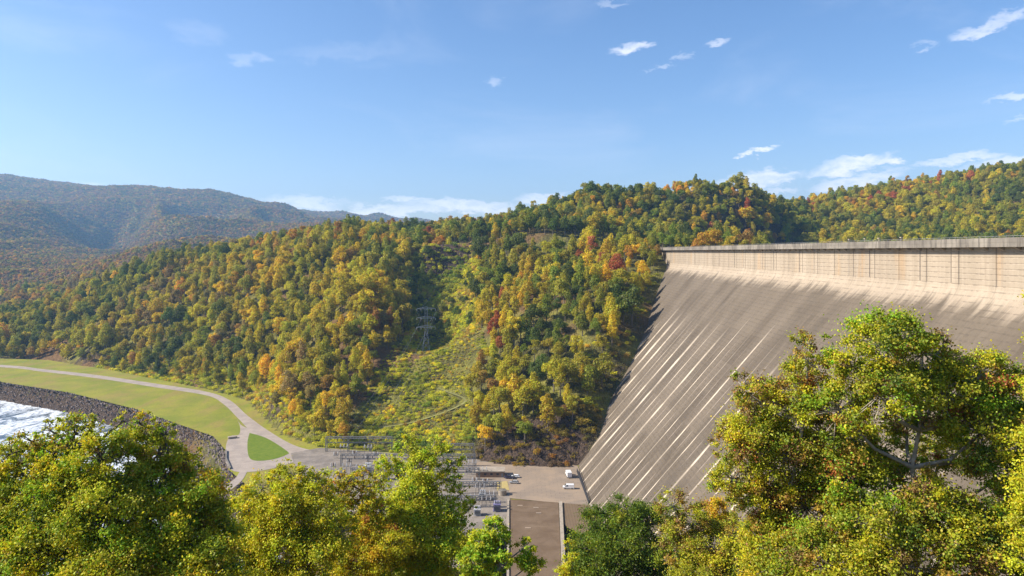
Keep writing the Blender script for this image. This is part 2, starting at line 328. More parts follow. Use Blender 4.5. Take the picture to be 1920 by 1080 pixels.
def poly_sheet(name, pts, m_, kind='structure', z=None):
    V = [tuple(p) if z is None else (p[0], p[1], z) for p in pts]
    return tag(link(name, mesh(name, V, [tuple(range(len(V)))], [m_])), kind=kind)
def smooth_line(pts, n=8):
    pts = np.asarray(pts, float); out = []
    for i in range(len(pts) - 1):
        p0 = pts[max(i - 1, 0)]; p1 = pts[i]; p2 = pts[i + 1]; p3 = pts[min(i + 2, len(pts) - 1)]
        for k in range(n):
            s = k / n; out.append(.5 * ((2 * p1) + (-p0 + p2) * s + (2 * p0 - 5 * p1 + 4 * p2 - p3) * s * s + (-p0 + 3 * p1 - 3 * p2 + p3) * s ** 3))
    out.append(pts[-1]); return np.array(out)
def ribbon(name, left, right, m_, z=None, kind='structure'):
    a = smooth_line(left); b = smooth_line(right); n = len(a); V = np.r_[a, b]
    if z is not None: V[:, 2] = z
    Fq = np.array([[i, i + 1, n + i + 1, n + i] for i in range(n - 1)])
    return tag(link(name, mesh(name, V, Fq, [m_])), kind=kind)

t = mat('mown grass', .9, .15)
n1 = t.noise(t.pos, .035, 4, .6); n2 = t.noise(t.pos, .6, 5, .7); n3 = t.noise(t.scalev(t.pos, (1, .35, 1)), .09, 3)
c = t.mix(t.ss(n1, .35, .65), (.27, .26, .030), (.18, .205, .022)); c = t.mix(t.m('MULTIPLY', t.ss(n3, .42, .7), .75), c, (.27, .20, .06))
c = t.mix(t.m('MULTIPLY', t.ss(n2, .42, .7), .5), c, (.14, .13, .03)); t.l.new(c, t.b.inputs['Base Color']); bump(t, n2, .5, .15); M_grass = t.mat
t = mat('green lawn', .9, .15); n2 = t.noise(t.pos, .5, 5, .7)
t.l.new(t.mix(t.ss(n2, .3, .7), (.10, .155, .012), (.15, .19, .02)), t.b.inputs['Base Color']); M_lawn = t.mat
t = mat('road gravel', .9, .2); n1 = t.noise(t.pos, .12, 4, .6); n2 = t.noise(t.pos, 1.2, 5, .7)
c = t.mix(t.ss(n1, .35, .65), (.36, .30, .25), (.28, .235, .20)); c = t.mix(t.m('MULTIPLY', t.ss(n2, .45, .7), .5), c, (.42, .35, .28)); t.l.new(c, t.b.inputs['Base Color']); M_road = t.mat
t = mat('pad concrete', .85, .25); n1 = t.noise(t.pos, .07, 4, .6, .4); n2 = t.noise(t.pos, .8, 5, .7)
br = t.node('ShaderNodeTexBrick'); t.l.new(t.pos, br.inputs['Vector']); br.inputs['Scale'].default_value = .12; br.inputs['Mortar Size'].default_value = .008
br.inputs['Color1'].default_value = (.27, .21, .155, 1); br.inputs['Color2'].default_value = (.24, .19, .145, 1); br.inputs['Mortar'].default_value = (.15, .12, .09, 1)
c = t.mix(t.ss(n1, .4, .65), br.outputs['Color'], (.31, .235, .165)); c = t.mix(t.m('MULTIPLY', t.ss(n2, .5, .72), .35), c, (.22, .18, .14)); t.l.new(c, t.b.inputs['Base Color']); M_pad = t.mat

# grass, lawn and roads on the valley floor, each sheet a little above the last
tag(link('grass_field', mesh('grass_field', [(p[0], p[1], -DF) for p in floor_poly], [tuple(range(len(floor_poly)))], [M_grass])), kind='structure')
rl = [P(-260, 672, DF), P(0, 684, DF), P(80, 692, DF), P(180, 703, DF), P(290, 719, DF), P(385, 735, DF), P(425, 752, DF), P(452, 775, DF), P(470, 800, DF), P(500, 822, DF), P(545, 848, DF), P(600, 868, DF), P(700, 892, DF)]
rr = [P(-260, 676, DF), P(0, 688.5, DF), P(80, 697, DF), P(180, 709, DF), P(290, 726, DF), P(385, 742, DF), P(412, 757, DF), P(432, 775, DF), P(445, 800, DF), P(452, 815, DF), P(530, 858, DF), P(590, 884, DF), P(700, 915, DF)]
rl2 = [P(-260, 672, DF), P(0, 684, DF), P(80, 692, DF), P(180, 703, DF), P(290, 719, DF), P(385, 734, DF), P(430, 750, DF), P(465, 780, DF), P(510, 812, DF), P(560, 838, DF), P(620, 848, DF), P(720, 858, DF), P(880, 872, DF)]
rr2 = [P(-260, 676, DF), P(0, 688.5, DF), P(80, 697, DF), P(180, 709, DF), P(290, 726, DF), P(385, 741, DF), P(418, 757, DF), P(447, 785, DF), P(475, 812, DF), P(535, 846, DF), P(600, 868, DF), P(720, 880, DF), P(880, 892, DF)]
ribbon('road', rl2, rr2, M_road, z=-DF + .05)
apron = [P(*q, DF) for q in [(443, 783), (452, 797), (470, 806), (500, 828), (545, 850), (560, 862), (520, 876), (480, 884), (440, 884), (424, 868), (424, 835), (432, 818), (448, 815), (450, 800)]]
apron = smooth_line([*apron, apron[0]], 4)[:-1]
poly_sheet('road_apron', apron, M_road, z=-DF + .09)
lawn = smooth_line([P(*q, DF) for q in [(468, 812), (500, 822), (538, 846), (537, 853), (510, 862), (478, 864), (466, 855), (464, 830), (468, 812)]], 5)[:-1]
poly_sheet('lawn_island', lawn, M_lawn, z=-DF + .14)
path_l = [P(452, 880, DF), P(440, 898, DF), P(415, 915, DF)]; path_r = [P(464, 884, DF), P(452, 903, DF), P(428, 922, DF)]
ribbon('footpath', path_l, path_r, M_road, z=-DF + .12)
yard = [P(*q, DF) for q in [(545, 850), (600, 840), (735, 850), (885, 860), (955, 875), (958, 1000), (850, 1075), (640, 1030), (560, 900)]]
t = mat('yard gravel', .95, .1); n1 = t.noise(t.pos, .15, 5, .7); n2 = t.noise(t.pos, 2.0, 5, .75)
c = t.mix(t.ss(n1, .35, .65), (.28, .24, .20), (.18, .155, .13)); c = t.mix(t.m('MULTIPLY', t.ss(n2, .45, .65), .5), c, (.16, .14, .12)); t.l.new(c, t.b.inputs['Base Color']); M_yard = t.mat
poly_sheet('gravel_yard', yard, M_yard, z=-DF + .19)
deck = [P(*q, DF) for q in [(893, 866), (960, 870), (1062, 872), (1083, 874), (1112, 950), (955, 935), (953, 905), (897, 896)]]
poly_sheet('pavement', deck, M_pad, z=-DF + .25)

# river and lake
t = mat('river water', .12, .5); n1 = t.noise(t.scalev(t.pos, (1, .5, 1)), .06, 5, .7, .8); n2 = t.noise(t.pos, .35, 5, .7, .5)
fo = t.m('MULTIPLY', t.ss(n1, .38, .56), t.ss(n2, .30, .55)); t.l.new(t.mix(fo, (.07, .10, .12), (.72, .76, .80)), t.b.inputs['Base Color'])
t.l.new(t.m('MULTIPLY_ADD', fo, .6, .12), t.b.inputs['Roughness']); bump(t, n2, .6, .6); M_river = t.mat
me = mesh('river', [(-900, 150, 0), (-20, 150, 0), (-20, 330, 0), (-150, 420, 0), (-350, 640, 0), (-900, 800, 0)], [(0, 1, 2, 3, 4, 5)], [M_river]); tag(link('river', me, loc=(0, 0, -132)), kind='structure')
t = mat('lake water', .08, .5); n2 = t.noise(t.pos, .3, 4, .6); t.b.inputs['Base Color'].default_value = (.02, .05, .05, 1); bump(t, n2, .3, .3)
me = mesh('lake', [(133, -120, 0), (1500, -120, 0), (1500, 1300, 0), (142, 1300, 0), (142, 600, 0)], [(0, 1, 2, 3, 4)], [t.mat]); tag(link('lake', me, loc=(0, 0, -7)), kind='structure')

# ------------------------------------------------------------------ dam
def dam_material():
    t = mat('weathered dam concrete', .88, .2)
    s_ = t.node('ShaderNodeSeparateXYZ'); t.l.new(t.pos, s_.inputs[0]); X_, Y_, Z_ = s_.outputs
    along = t.node('ShaderNodeCombineXYZ'); t.l.new(Y_, along.inputs[1]); t.l.new(Z_, along.inputs[2]); t.l.new(X_, along.inputs[0])
    streak = t.noise(t.scalev(along.outputs[0], (.006, .16, .006)), 1.0, 6, .72, .1)       # runs of dirt down the slope
    streak2 = t.noise(t.scalev(along.outputs[0], (.02, .9, .02)), 1.0, 4, .7)
    blot = t.noise(t.pos, .035, 5, .65, .5); fine = t.noise(t.pos, .7, 5, .75)
    dark = t.mix(t.ss(blot, .35, .68), (.078, .061, .044), (.122, .098, .072)); dark = t.mix(t.m('MULTIPLY', t.ss(streak2, .42, .7), .45), dark, (.155, .125, .093))
    band_ = t.noise(t.scalev(along.outputs[0], (.004, .045, .004)), 1.0, 4, .6, .2); dark = t.mix(t.m('MULTIPLY', t.ss(band_, .45, .62), .55), dark, (.165, .133, .098)); dark = t.mix(t.m('MULTIPLY', t.ss(band_, .46, .34), .5), dark, (.060, .050, .039))
    dark = t.mix(t.m('MULTIPLY', t.ss(fine, .45, .75), .5), dark, (.075, .06, .046))
    light = t.mix(t.ss(streak, .35, .65), (.31, .255, .19), (.40, .33, .25)); light = t.mix(t.m('MULTIPLY', t.ss(fine, .5, .8), .3), light, (.34, .27, .2))
    blk = t.node('ShaderNodeTexWhiteNoise', noise_dimensions='2D'); cb = t.node('ShaderNodeCombineXYZ'); t.l.new(t.m('FLOOR', t.m('DIVIDE', t.m('SUBTRACT', Y_, 3.4), 15.24)), cb.inputs[0]); t.l.new(t.m('FLOOR', t.m('DIVIDE', Z_, 12.2)), cb.inputs[1]); t.l.new(cb.outputs[0], blk.inputs['Vector'])
    dark = t.mix(t.m('MULTIPLY', blk.outputs['Value'], .32), dark, (.165, .133, .10)); light = t.mix(t.m('MULTIPLY', blk.outputs['Value'], .25), light, (.27, .21, .155))
    edge = t.m('ADD', t.m('MULTIPLY_ADD', streak, 17, -25.5), t.m('MULTIPLY', streak2, 5))
    up = t.ss(t.m('SUBTRACT', Z_, edge), -3.0, 2.2)
    c = t.mix(up, dark, light)
    # lift lines of the pours, every 1.5 m, and block joints every 15 m
    lf = t.m('FRACT', t.m('DIVIDE', Z_, 1.52)); ll = t.m('MULTIPLY', t.ss(t.m('ABSOLUTE', t.m('SUBTRACT', lf, .5)), .34, .47), t.m('MULTIPLY_ADD', fine, .9, .05))
    dash = t.ss(t.noise(t.scalev(along.outputs[0], (.0, .5, .7)), 1.0, 2, .5), .42, .6)
    c = t.mix(t.m('MULTIPLY', ll, t.m('MULTIPLY', dash, .75)), c, (.065, .052, .04))
    jy = t.m('DIVIDE', t.m('SUBTRACT', Y_, 3.4), 15.24); ji = t.m('FLOOR', jy); jf = t.m('MULTIPLY', t.m('SUBTRACT', t.m('FRACT', jy), .5), 15.24)
    wn = t.node('ShaderNodeTexWhiteNoise', noise_dimensions='1D'); t.l.new(ji, wn.inputs['W']); ra = wn.outputs['Value']
    wn2 = t.node('ShaderNodeTexWhiteNoise', noise_dimensions='1D'); t.l.new(t.m('ADD', ji, 31.7), wn2.inputs['W']); rb = wn2.outputs['Value']
    wig = t.m('MULTIPLY', t.m('SUBTRACT', t.noise(t.pos, .06, 3), .5), .9)
    wid = t.m('MULTIPLY_ADD', t.m('MULTIPLY', rb, rb), t.m('MULTIPLY_ADD', t.noise(t.scalev(along.outputs[0], (.05, .2, .05)), 1.0, 4, .7), 3.4, -.3), .36)
    seg = t.ss(t.noise(t.scalev(along.outputs[0], (.03, .0, .03)), 1.0, 4, .75), .36, .56)
    line = t.m('MULTIPLY', t.ss(t.m('DIVIDE', t.m('ABSOLUTE', t.m('ADD', jf, wig)), wid), 1.7, .15), t.ss(Z_, t.m('MULTIPLY_ADD', t.m('MULTIPLY', ra, rb), -34, -27), t.m('MULTIPLY_ADD', ra, -34, -48)))
    line = t.m('MULTIPLY', line, t.m('MULTIPLY_ADD', seg, .62, .38))
    c = t.mix(line, c, (.58, .49, .38))
    # half joints: shorter thin lines, low on the face
    j2 = t.m('MULTIPLY', t.m('SUBTRACT', t.m('FRACT', t.m('ADD', jy, .5)), .5), 15.24)
    l2 = t.m('MULTIPLY', t.ss(t.m('ABSOLUTE', t.m('ADD', j2, wig)), .5, .15), t.ss(Z_, t.m('MULTIPLY_ADD', rb, -40, -34), t.m('MULTIPLY_ADD', rb, -40, -42)))
    c = t.mix(t.m('MULTIPLY', l2, t.m('MULTIPLY', seg, .5)), c, (.38, .31, .25))
    # dark edge beside each joint and on the upright wall
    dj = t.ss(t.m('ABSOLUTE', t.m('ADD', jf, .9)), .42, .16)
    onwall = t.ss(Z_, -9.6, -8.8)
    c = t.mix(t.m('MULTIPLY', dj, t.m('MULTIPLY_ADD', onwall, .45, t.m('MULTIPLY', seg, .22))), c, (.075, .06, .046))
    # rust stains under the deck
    st = t.noise(t.scalev(along.outputs[0], (.0, .07, .015)), 1.0, 2, .5)
    c = t.mix(t.m('MULTIPLY', t.m('MULTIPLY', t.m('MULTIPLY', t.ss(st, .56, .64), t.ss(streak2, .38, .6)), onwall), .38), c, (.42, .24, .09))
    st2 = t.noise(t.scalev(along.outputs[0], (.0, .8, .03)), 1.0, 3, .7)
    c = t.mix(t.m('MULTIPLY', t.m('MULTIPLY', t.ss(st2, .52, .7), onwall), .5), c, (.26, .2, .15))
    t.l.new(c, t.b.inputs['Base Color']); bump(t, t.m('ADD', fine, t.m('MULTIPLY', ll, -.8)), .5, .35)
    return t.mat
M_dam = dam_material()
M_conc = simple('pale concrete', (.38, .32, .25), (.27, .23, .18), .5, .85)
t = mat('grey parapet concrete', .85, .2); n1 = t.noise(t.scalev(t.pos, (1, 1, .12)), .8, 4, .7); n2 = t.noise(t.pos, .09, 3, .6)
c = t.mix(t.ss(n2, .4, .65), (.17, .15, .125), (.27, .24, .20)); c = t.mix(t.m('MULTIPLY', t.ss(n1, .45, .65), .7), c, (.085, .075, .065)); t.l.new(c, t.b.inputs['Base Color']); M_cap = t.mat
M_dark = simple('dark steel', (.05, .05, .055), None, 3, .6)
M_steel = simple('galvanised steel', (.36, .35, .34), (.22, .215, .21), 2, .55, .5, .35)
Y0, Y1 = -118.0, 598.0
dam = empty('dam', (Xc(300), 300, -116), label='huge grey concrete dam with streaked sloping face and bright upright wall under its crest', cat='dam')
def extr(name, prof, y0, y1, m_, parent, seg=1):
    """profile in (offset from crest line, z), extruded along the dam axis"""
    ysg = np.linspace(y0, y1, seg + 1); n = len(prof); off = np.array(parent.location)
    V = [(Xc(y) + a - off[0], y - off[1], b - off[2]) for y in ysg for a, b in prof]
    Fq = [(k * n + i, k * n + (i + 1) % n, (k + 1) * n + (i + 1) % n, (k + 1) * n + i) for k in range(seg) for i in range(n)]
    Fq += [tuple(range(n))[::-1], tuple(seg * n + i for i in range(n))]
    return link(name, mesh(name, V, Fq, [m_]), parent)
prof = [(0, -9.0)]
for i in range(1, 9):                       # the wall runs out into the slope in a curve
    a = i / 8.0; zz = -9 - 8 * a; prof.append((-(.855 * 8 * (a ** 1.7) * .82), zz))
x17 = prof[-1][0]
prof += [(-.855 * (150 - 9), -150), (9, -150), (9, -9.0)]
fb = extr('sloping_face', prof, Y0, Y1, M_dam, dam)
extr('crest_wall', [(0.05, -9.0), (9.0, -9.0), (9.0, 1.2), (0.05, 1.2)], Y0, Y1, M_dam, dam)
extr('road_deck', [(-2.6, 1.2), (11.1, 1.2), (11.1, 2.35), (-2.6, 2.35)], Y0, Y1, M_cap, dam)
extr('parapet', [(-2.64, 2.352), (-2.2, 2.352), (-2.2, 3.55), (-2.64, 3.55)], Y0, Y1, M_cap, dam)
extr('parapet', [(10.7, 2.352), (11.14, 2.352), (11.14, 3.55), (10.7, 3.55)], Y0, Y1, M_cap, dam)
o_ = dam.location
for k in range(47):                         # expansion joints of the upright wall stand as grooved strips
    y = 11 + 3.4 - .9 + 15.24 * (k - 8)
    if not (Y0 < y < Y1): continue
    if k % 3 == 1: continue
    b = MB(); b.box(-.04, .05, -.10, .10, -8.9, 1.15)
    b.build('joint_strip', M_dark if k % 2 else M_cap, dam, (Xc(y) - o_[0], y - o_[1], 0 - o_[2]))
b = MB()
for k in range(0, 120):                     # brackets that carry the overhanging deck
    y = Y0 + 5 + k * 6.0
    if y < Y1: b.add([(Xc(y) - 1.9 - o_[0], y - .2 - o_[1], 1.18 - o_[2]), (Xc(y) - o_[0], y - .2 - o_[1], 1.18 - o_[2]), (Xc(y) - o_[0], y - .2 - o_[1], .3 - o_[2]), (Xc(y) - 1.9 - o_[0], y + .2 - o_[1], 1.18 - o_[2]), (Xc(y) - o_[0], y + .2 - o_[1], 1.18 - o_[2]), (Xc(y) - o_[0], y + .2 - o_[1], .3 - o_[2])], [(0, 1, 2), (3, 5, 4), (0, 3, 4, 1), (1, 4, 5, 2), (2, 5, 3, 0)])
br_ = b.build('deck_bracket', M_conc, dam)
br_['kind'] = 'stuff'
b = MB()                                     # thin steel hand rail on top of the parapet
for k in range(0, 286):
    y = Y0 + 1.2 + k * 2.5
    if y < Y1: b.bar((Xc(y) - 2.42 - o_[0], y - o_[1], 3.5 - o_[2]), (Xc(y) - 2.42 - o_[0], y - o_[1], 3.95 - o_[2]), .05)
b.bar((Xc(Y0) - 2.42 - o_[0], Y0 - o_[1], 3.95 - o_[2]), (Xc(Y1) - 2.42 - o_[0], Y1 - o_[1], 3.95 - o_[2]), .06)
b.build('hand_rail', M_steel, dam)
b = MB()                                     # stepped rocky concrete block at the far end of the crest
ep = Q(1238, 470, 600)
for (a0, a1, z0, z1, d) in [(-14, 6, -16, -8, 6), (-11, 6, -8, -2, 5), (-8, 6, -2, 2.5, 4)]: b.box(a0, a1, -d, d, z0, z1)
t = mat('rough abutment concrete', .9, .1); n = t.noise(t.pos, .4, 5, .7); t.l.new(t.mix(t.ss(n, .35, .65), (.07, .05, .045), (.24, .17, .14)), t.b.inputs['Base Color']); bump(t, n, 1, 1.5); M_rough = t.mat
b.build('abutment_block', M_rough, dam, (124 + 7 - o_[0] - 6, 604 - o_[1], 0 - o_[2]))
for (px, py) in [(1640, 451), (1672, 450), (1700, 450), (1745, 449)]:
    Y = 131 / ((px - HX) / F - .0117); b = MB(); b.bar((0, 0, 0), (0, 0, .9), .12); b.box(-.3, .3, -.5, .5, .85, 1.15)
    o = b.build('bollard_light', M_conc, loc=(Xc(Y) - 2.42, Y, 3.552))
    tag(o, 'small pale light post on the dam parapet, ' + {1640: 'leftmost', 1672: 'second from left', 1700: 'third from left', 1745: 'rightmost'}[px] + ' of four', 'light post', 'light posts on the dam parapet')

# ------------------------------------------------------------------ powerhouse, deck railing
t = mat('brown gravel roof', .95, .1); n1 = t.noise(t.pos, .12, 5, .65, .4); n2 = t.noise(t.pos, 1.5, 5, .75); n3 = t.noise(t.scalev(t.pos, (.1, 1, 1)), .35, 3)
c = t.mix(t.ss(n1, .35, .68), (.135, .092, .058), (.18, .128, .085)); c = t.mix(t.m('MULTIPLY', t.ss(n2, .48, .7), .5), c, (.12, .085, .055)); c = t.mix(t.m('MULTIPLY', t.ss(n3, .6, .7), .5), c, (.24, .18, .12))
t.l.new(c, t.b.inputs['Base Color']); M_roof = t.mat
ZR = -DF + .45
ph = empty('powerhouse', (10, 280, -130), label='long flat brown roofed powerhouse with pale kerbs at the foot of the dam', cat='building')
def pslab(name, pts, z0, z1, m_, parent):
    o_ = parent.location; n = len(pts)
    V = [(p[0] - o_[0], p[1] - o_[1], z0 - o_[2]) for p in pts] + [(p[0] - o_[0], p[1] - o_[1], z1 - o_[2]) for p in pts]
    return link(name, mesh(name, V, [tuple(range(n))[::-1], tuple(range(n, 2 * n))] + [(i, (i + 1) % n, (i + 1) % n + n, i + n) for i in range(n)], [m_]), parent)
r0 = [P(955, 1150, -ZR), P(1056, 1150, -ZR), P(1047, 942, -ZR), P(956, 936, -ZR)]
pslab('roof', r0, ZR - .8, ZR, M_roof, ph); pslab('wall', [p + (np.array([10, 280, 0]) - p) * .01 for p in r0], -140, ZR - .8, M_conc, ph)
def strip(name, a, b_, w_, z0, z1, m_, parent):
    a = np.array(a[:2]); b_ = np.array(b_[:2]); d = (b_ - a) / np.linalg.norm(b_ - a); nn = np.array([-d[1], d[0]]) * w_ / 2
    return pslab(name, [a - nn, b_ - nn, b_ + nn, a + nn], z0, z1, m_, parent)
strip('kerb', P(1051, 942, -ZR), P(1061, 1150, -ZR), 1.5, ZR - .8, ZR + .7, M_conc, ph)
strip('kerb', P(953, 938, -ZR), P(952, 1150, -ZR), .9, ZR - .8, ZR + .5, M_conc, ph)
r1 = [P(1054.5, 981, -ZR), P(1096, 1004, -ZR), P(1116, 975, -ZR), P(1108, 947, -ZR), P(1054, 943, -ZR)]
t = mat('ribbed annex roof', .9, .1); s_ = t.node('ShaderNodeSeparateXYZ'); t.l.new(t.pos, s_.inputs[0]); fr = t.m('ABSOLUTE', t.m('SUBTRACT', t.m('FRACT', t.m('MULTIPLY', s_.outputs[0], .8)), .5))
n1 = t.noise(t.pos, .5, 4); c = t.mix(t.ss(fr, .36, .46), t.mix(n1, (.14, .10, .06), (.19, .135, .085)), (.13, .09, .06)); t.l.new(c, t.b.inputs['Base Color'])
pslab('annex_roof', r1, ZR - .6, ZR, t.mat, ph)
strip('annex_kerb', P(1108, 948, -ZR), P(1114, 975, -ZR), .9, ZR - .6, ZR + .8, M_conc, ph)
for (x, y) in [(975, 948), (1005, 952), (1010, 962), (990, 990)]:
    p = P(x, y, -ZR); b = MB(); b.box(-1.2, 1.2, -.6, .6, 0, .12); b.build('roof_hatch', M_pad, ph, tuple(p - np.array(ph.location)))
# parapet beside the dam face
fl = empty('fence', tuple(P(1082, 885, DF)), label='dark steel guard rail between the paved yard and the foot of the dam', cat='fence')
a, b2 = P(1079, 884, DF), P(1101, 944, DF); d = b2 - a; L = np.linalg.norm(d); ux = d / L
b = MB(); b.bar((0, 0, 1.9), tuple(d + [0, 0, 1.9]), .18); b.bar((0, 0, 1.1), tuple(d + [0, 0, 1.1]), .12); b.build('rail', M_dark, fl)
b = MB(); b.bar((0, 0, .5), tuple(d + [0, 0, .5]), .4); b.build('kick_board', M_dark, fl)
for k in range(16): b = MB(); b.bar((0, 0, 0.25), (0, 0, 2.0), .14); b.build('post', M_dark, fl, tuple(ux * L * k / 15))

# ------------------------------------------------------------------ switchyard
M_wht = simple('white porcelain', (.6, .6, .6), (.4, .4, .42), 4, .4); M_grey = simple('grey paint', (.27, .28, .29), (.18, .185, .19), 1.5, .5); M_rust = simple('rust brown paint', (.16, .09, .06), (.10, .06, .05), 2, .8)
def lattice(b, a, c_, w_, r_=.08, n=8):
    """a square lattice column or beam between two points"""
    a = np.array(a, float); c_ = np.array(c_, float); d = c_ - a; L = np.linalg.norm(d); u = d / L
    s1 = np.cross(u, [0, 0, 1.0]) if abs(u[2]) < .9 else np.array([1.0, 0, 0]); s1 /= np.linalg.norm(s1); s2 = np.cross(u, s1)
    co = [(s1 * i + s2 * j) * w_ / 2 for i, j in ((1, 1), (1, -1), (-1, -1), (-1, 1))]
    for k in range(4):
        b.bar(a + co[k], c_ + co[k], r_)
        for m_ in range(n):
            p = a + d * m_ / n; q = a + d * (m_ + 1) / n
            b.bar(p + co[k], q + co[(k + 1) % 4], r_ * .6)
def gantry(px0, px1, Y, h, bays, label):
    X0 = (px0 - HX) / F * Y; X1 = (px1 - HX) / F * Y; g = empty('gantry', (X0, Y, -DF + .2), label=label, cat='gantry', group='steel gantries of the switchyard'); Wd = X1 - X0
    for k in range(bays + 1):
        b = MB(); x = Wd * k / bays; lattice(b, (x, 0, 0), (x, 0, h), .9, .13, 7); b.bar((x, 0, h), (x, 0, h + 2.6), .1, .03); b.build('column', M_steel, g)
    b = MB(); lattice(b, (0, 0, h - .4), (Wd, 0, h - .4), .9, .13, bays * 7); b.build('beam', M_steel, g)
    b = MB(); lattice(b, (0, 0, h * .62), (Wd, 0, h * .62), .5, .08, bays * 7); b.build('lower_beam', M_steel, g)
    for k in range(bays * 3):
        x = Wd * (k + .5) / (bays * 3); b = MB(); b.bar((0, 0, -.9), (0, 0, -2.4), .16, .16, 6)
        for q in range(5): b.bar((0, 0, -1.0 - q * .28), (0, 0, -1.1 - q * .28), .3, .3, 8)
        b.build('insulator', M_rust if k % 2 else M_grey, g, (x, 0, h))
    return g
lab = ['steel lattice gantry at the back left of the switchyard under the hill', 'steel gantry ending beside the rock cliff, farthest right in the switchyard', 'wide steel gantry in the second row of the switchyard',
       'steel gantry in the third row of the switchyard behind the bright green tree', 'steel gantry nearest the powerhouse roof in the switchyard', 'front steel gantry of the switchyard above the bright green tree']
gantry(612, 735, 399, 8.6, 3, lab[0]); gantry(842, 889, 385, 8.6, 1, lab[1]); gantry(640, 890, 372, 6.5, 5, lab[2]); gantry(660, 898, 350, 6.0, 5, lab[3]); gantry(860, 938, 330, 5.6, 2, lab[4]); gantry(800, 930, 312, 5.4, 3, lab[5])
def transformer(px, Y, m_, label, s=1.0):
    g = empty('transformer', ((px - HX) / F * Y, Y, -DF + .2), label=label, cat='transformer', group='transformers in the switchyard')
    b = MB(); b.box(-1.6 * s, 1.6 * s, -1.1 * s, 1.1 * s, .3, 3.0 * s); b.box(-1.8 * s, 1.8 * s, -1.3 * s, 1.3 * s, .0, .3); b.box(-1.7 * s, 1.7 * s, -1.2 * s, 1.2 * s, 3 * s, 3.12 * s); b.build('tank', m_, g)
    for sd in (-1, 1):
        b = MB()
        for k in range(7): b.box((-1.3 + k * .42) * s, (-1.2 + k * .42) * s, *sorted((sd * 1.1 * s, sd * 1.9 * s)), .6, 2.7 * s)
        b.build('radiator', M_grey, g)
    for k in range(3):
        b = MB(); b.bar((0, 0, 0), (0, 0, 1.6 * s), .12, .08, 6)
        for q in range(5): b.bar((0, 0, .2 + q * .26), (0, 0, .28 + q * .26), .26, .26, 8)
        b.build('bushing', M_wht, g, ((-1 + k) * s, 0, 3.12 * s))
    b = MB(); b.bar((-1.5 * s, .8 * s, 3.9 * s), (1.5 * s, .8 * s, 3.9 * s), .38 * s, None, 10); b.build('conservator', m_, g)
for args in [(905, 322, M_grey, 'grey transformer left of the round tank in the switchyard', 1.0), (932, 308, simple('violet grey paint', (.20, .18, .34), (.14, .13, .24), 2, .5), 'violet grey transformer beside the powerhouse roof', 1.0), (895, 303, M_wht, 'whitish transformer in front of the grey one in the switchyard', .9),
             (690, 362, M_wht, 'whitish transformer at the left of the switchyard', 1.1), (640, 352, M_grey, 'grey transformer at the far left of the switchyard', 1.1), (722, 350, M_wht, 'whitish transformer beside the bright green tree, left of its crown', 1.0), (665, 345, M_grey, 'grey transformer nearest the golden trees', 1.0)]: transformer(*args)
def breaker(px, Y, label, m_=None):
    g = empty('circuit_breaker', ((px - HX) / F * Y, Y, -DF + .2), label=label, cat='breaker', group='circuit breakers in the switchyard'); b = MB()
    for k in (-1, 0, 1): b.bar((k * 1.1, 0, 0), (k * 1.1, 0, 1.6), .09); 
    b.box(-1.4, 1.4, -.3, .3, 1.6, 1.9); b.build('stand', m_ or M_steel, g)
    for k in (-1, 0, 1):
        b = MB(); b.bar((0, 0, 0), (0, 0, 1.9), .2, .14, 8)
        for q in range(6): b.bar((0, 0, .2 + q * .26), (0, 0, .28 + q * .26), .32, .32, 8)
        b.build('insulator', M_wht if k else M_rust, g, (k * 1.1, 0, 1.9))
place = ['at the back left', 'second along the back row', 'third along the back row', 'left end of the middle row', 'second along the middle row', 'third along the middle row', 'fourth along the middle row', 'middle row beside the beige wall', 'left of the front row', 'second in the front row', 'front row beside the kerb']
for k, (px, Y) in enumerate([(630, 386), (665, 388), (705, 386), (625, 366), (655, 374), (690, 380), (725, 372), (880, 358), (890, 342), (910, 340), (925, 336)]): breaker(px, Y, 'white insulator circuit breaker %s of the switchyard' % place[k])
t_ = P(942, 928, DF); tk = empty('storage_tank', (t_[0], t_[1], -DF + .26), label='round tan storage tank beside the powerhouse roof corner', cat='tank')
b = MB(); b.bar((0, 0, 0), (0, 0, 2.2), 2.0, 2.0, 24); b.build('shell', M_conc, tk); b = MB(); b.bar((0, 0, 2.2), (0, 0, 2.7), 2.05, .3, 24); b.build('lid', M_cap, tk); b = MB(); b.bar((-2.1, -.3, 0), (-2.1, -.3, 2.6), .06); b.bar((-2.1, .3, 0), (-2.1, .3, 2.6), .06); b.build('ladder', M_dark, tk)
M_tan = simple('tan masonry', (.30, .19, .12), (.22, .14, .09), .8, .9)
bl = empty('control_building', tuple(P(920, 896, DF)), label='low tan flat roofed building at the back edge of the paved yard', cat='building')
b = MB(); b.box(-7.5, 7, 0, 7, .2, 3.0); b.build('wall', M_tan, bl); b = MB(); b.box(-8, 7.4, -.4, 7.4, 3.0, 3.5); b.build('roof', M_conc, bl)
for k in range(4):
    b = MB(); b.box(-.6, .6, -.06, .02, 0, 1.0); w1 = b.build('window', M_dark, bl, (-6 + k * 3.2, -.02, 1.4)); b = MB(); b.box(-.75, .75, -.12, .0, -.15, 0); b.build('sill', M_conc, w1)
b = MB(); b.box(-.5, .5, -.08, .02, 0, 2.1); b.build('door', M_grey, bl, (6.0, -.02, .25))
tag(poly_sheet('sand_pad', [P(931, 905, DF), P(951, 903, DF), P(955, 920, DF), P(932, 921, DF)], simple('yellow sand', (.42, .33, .12), (.36, .28, .12), 1, .95), z=-DF + .30), kind='structure')
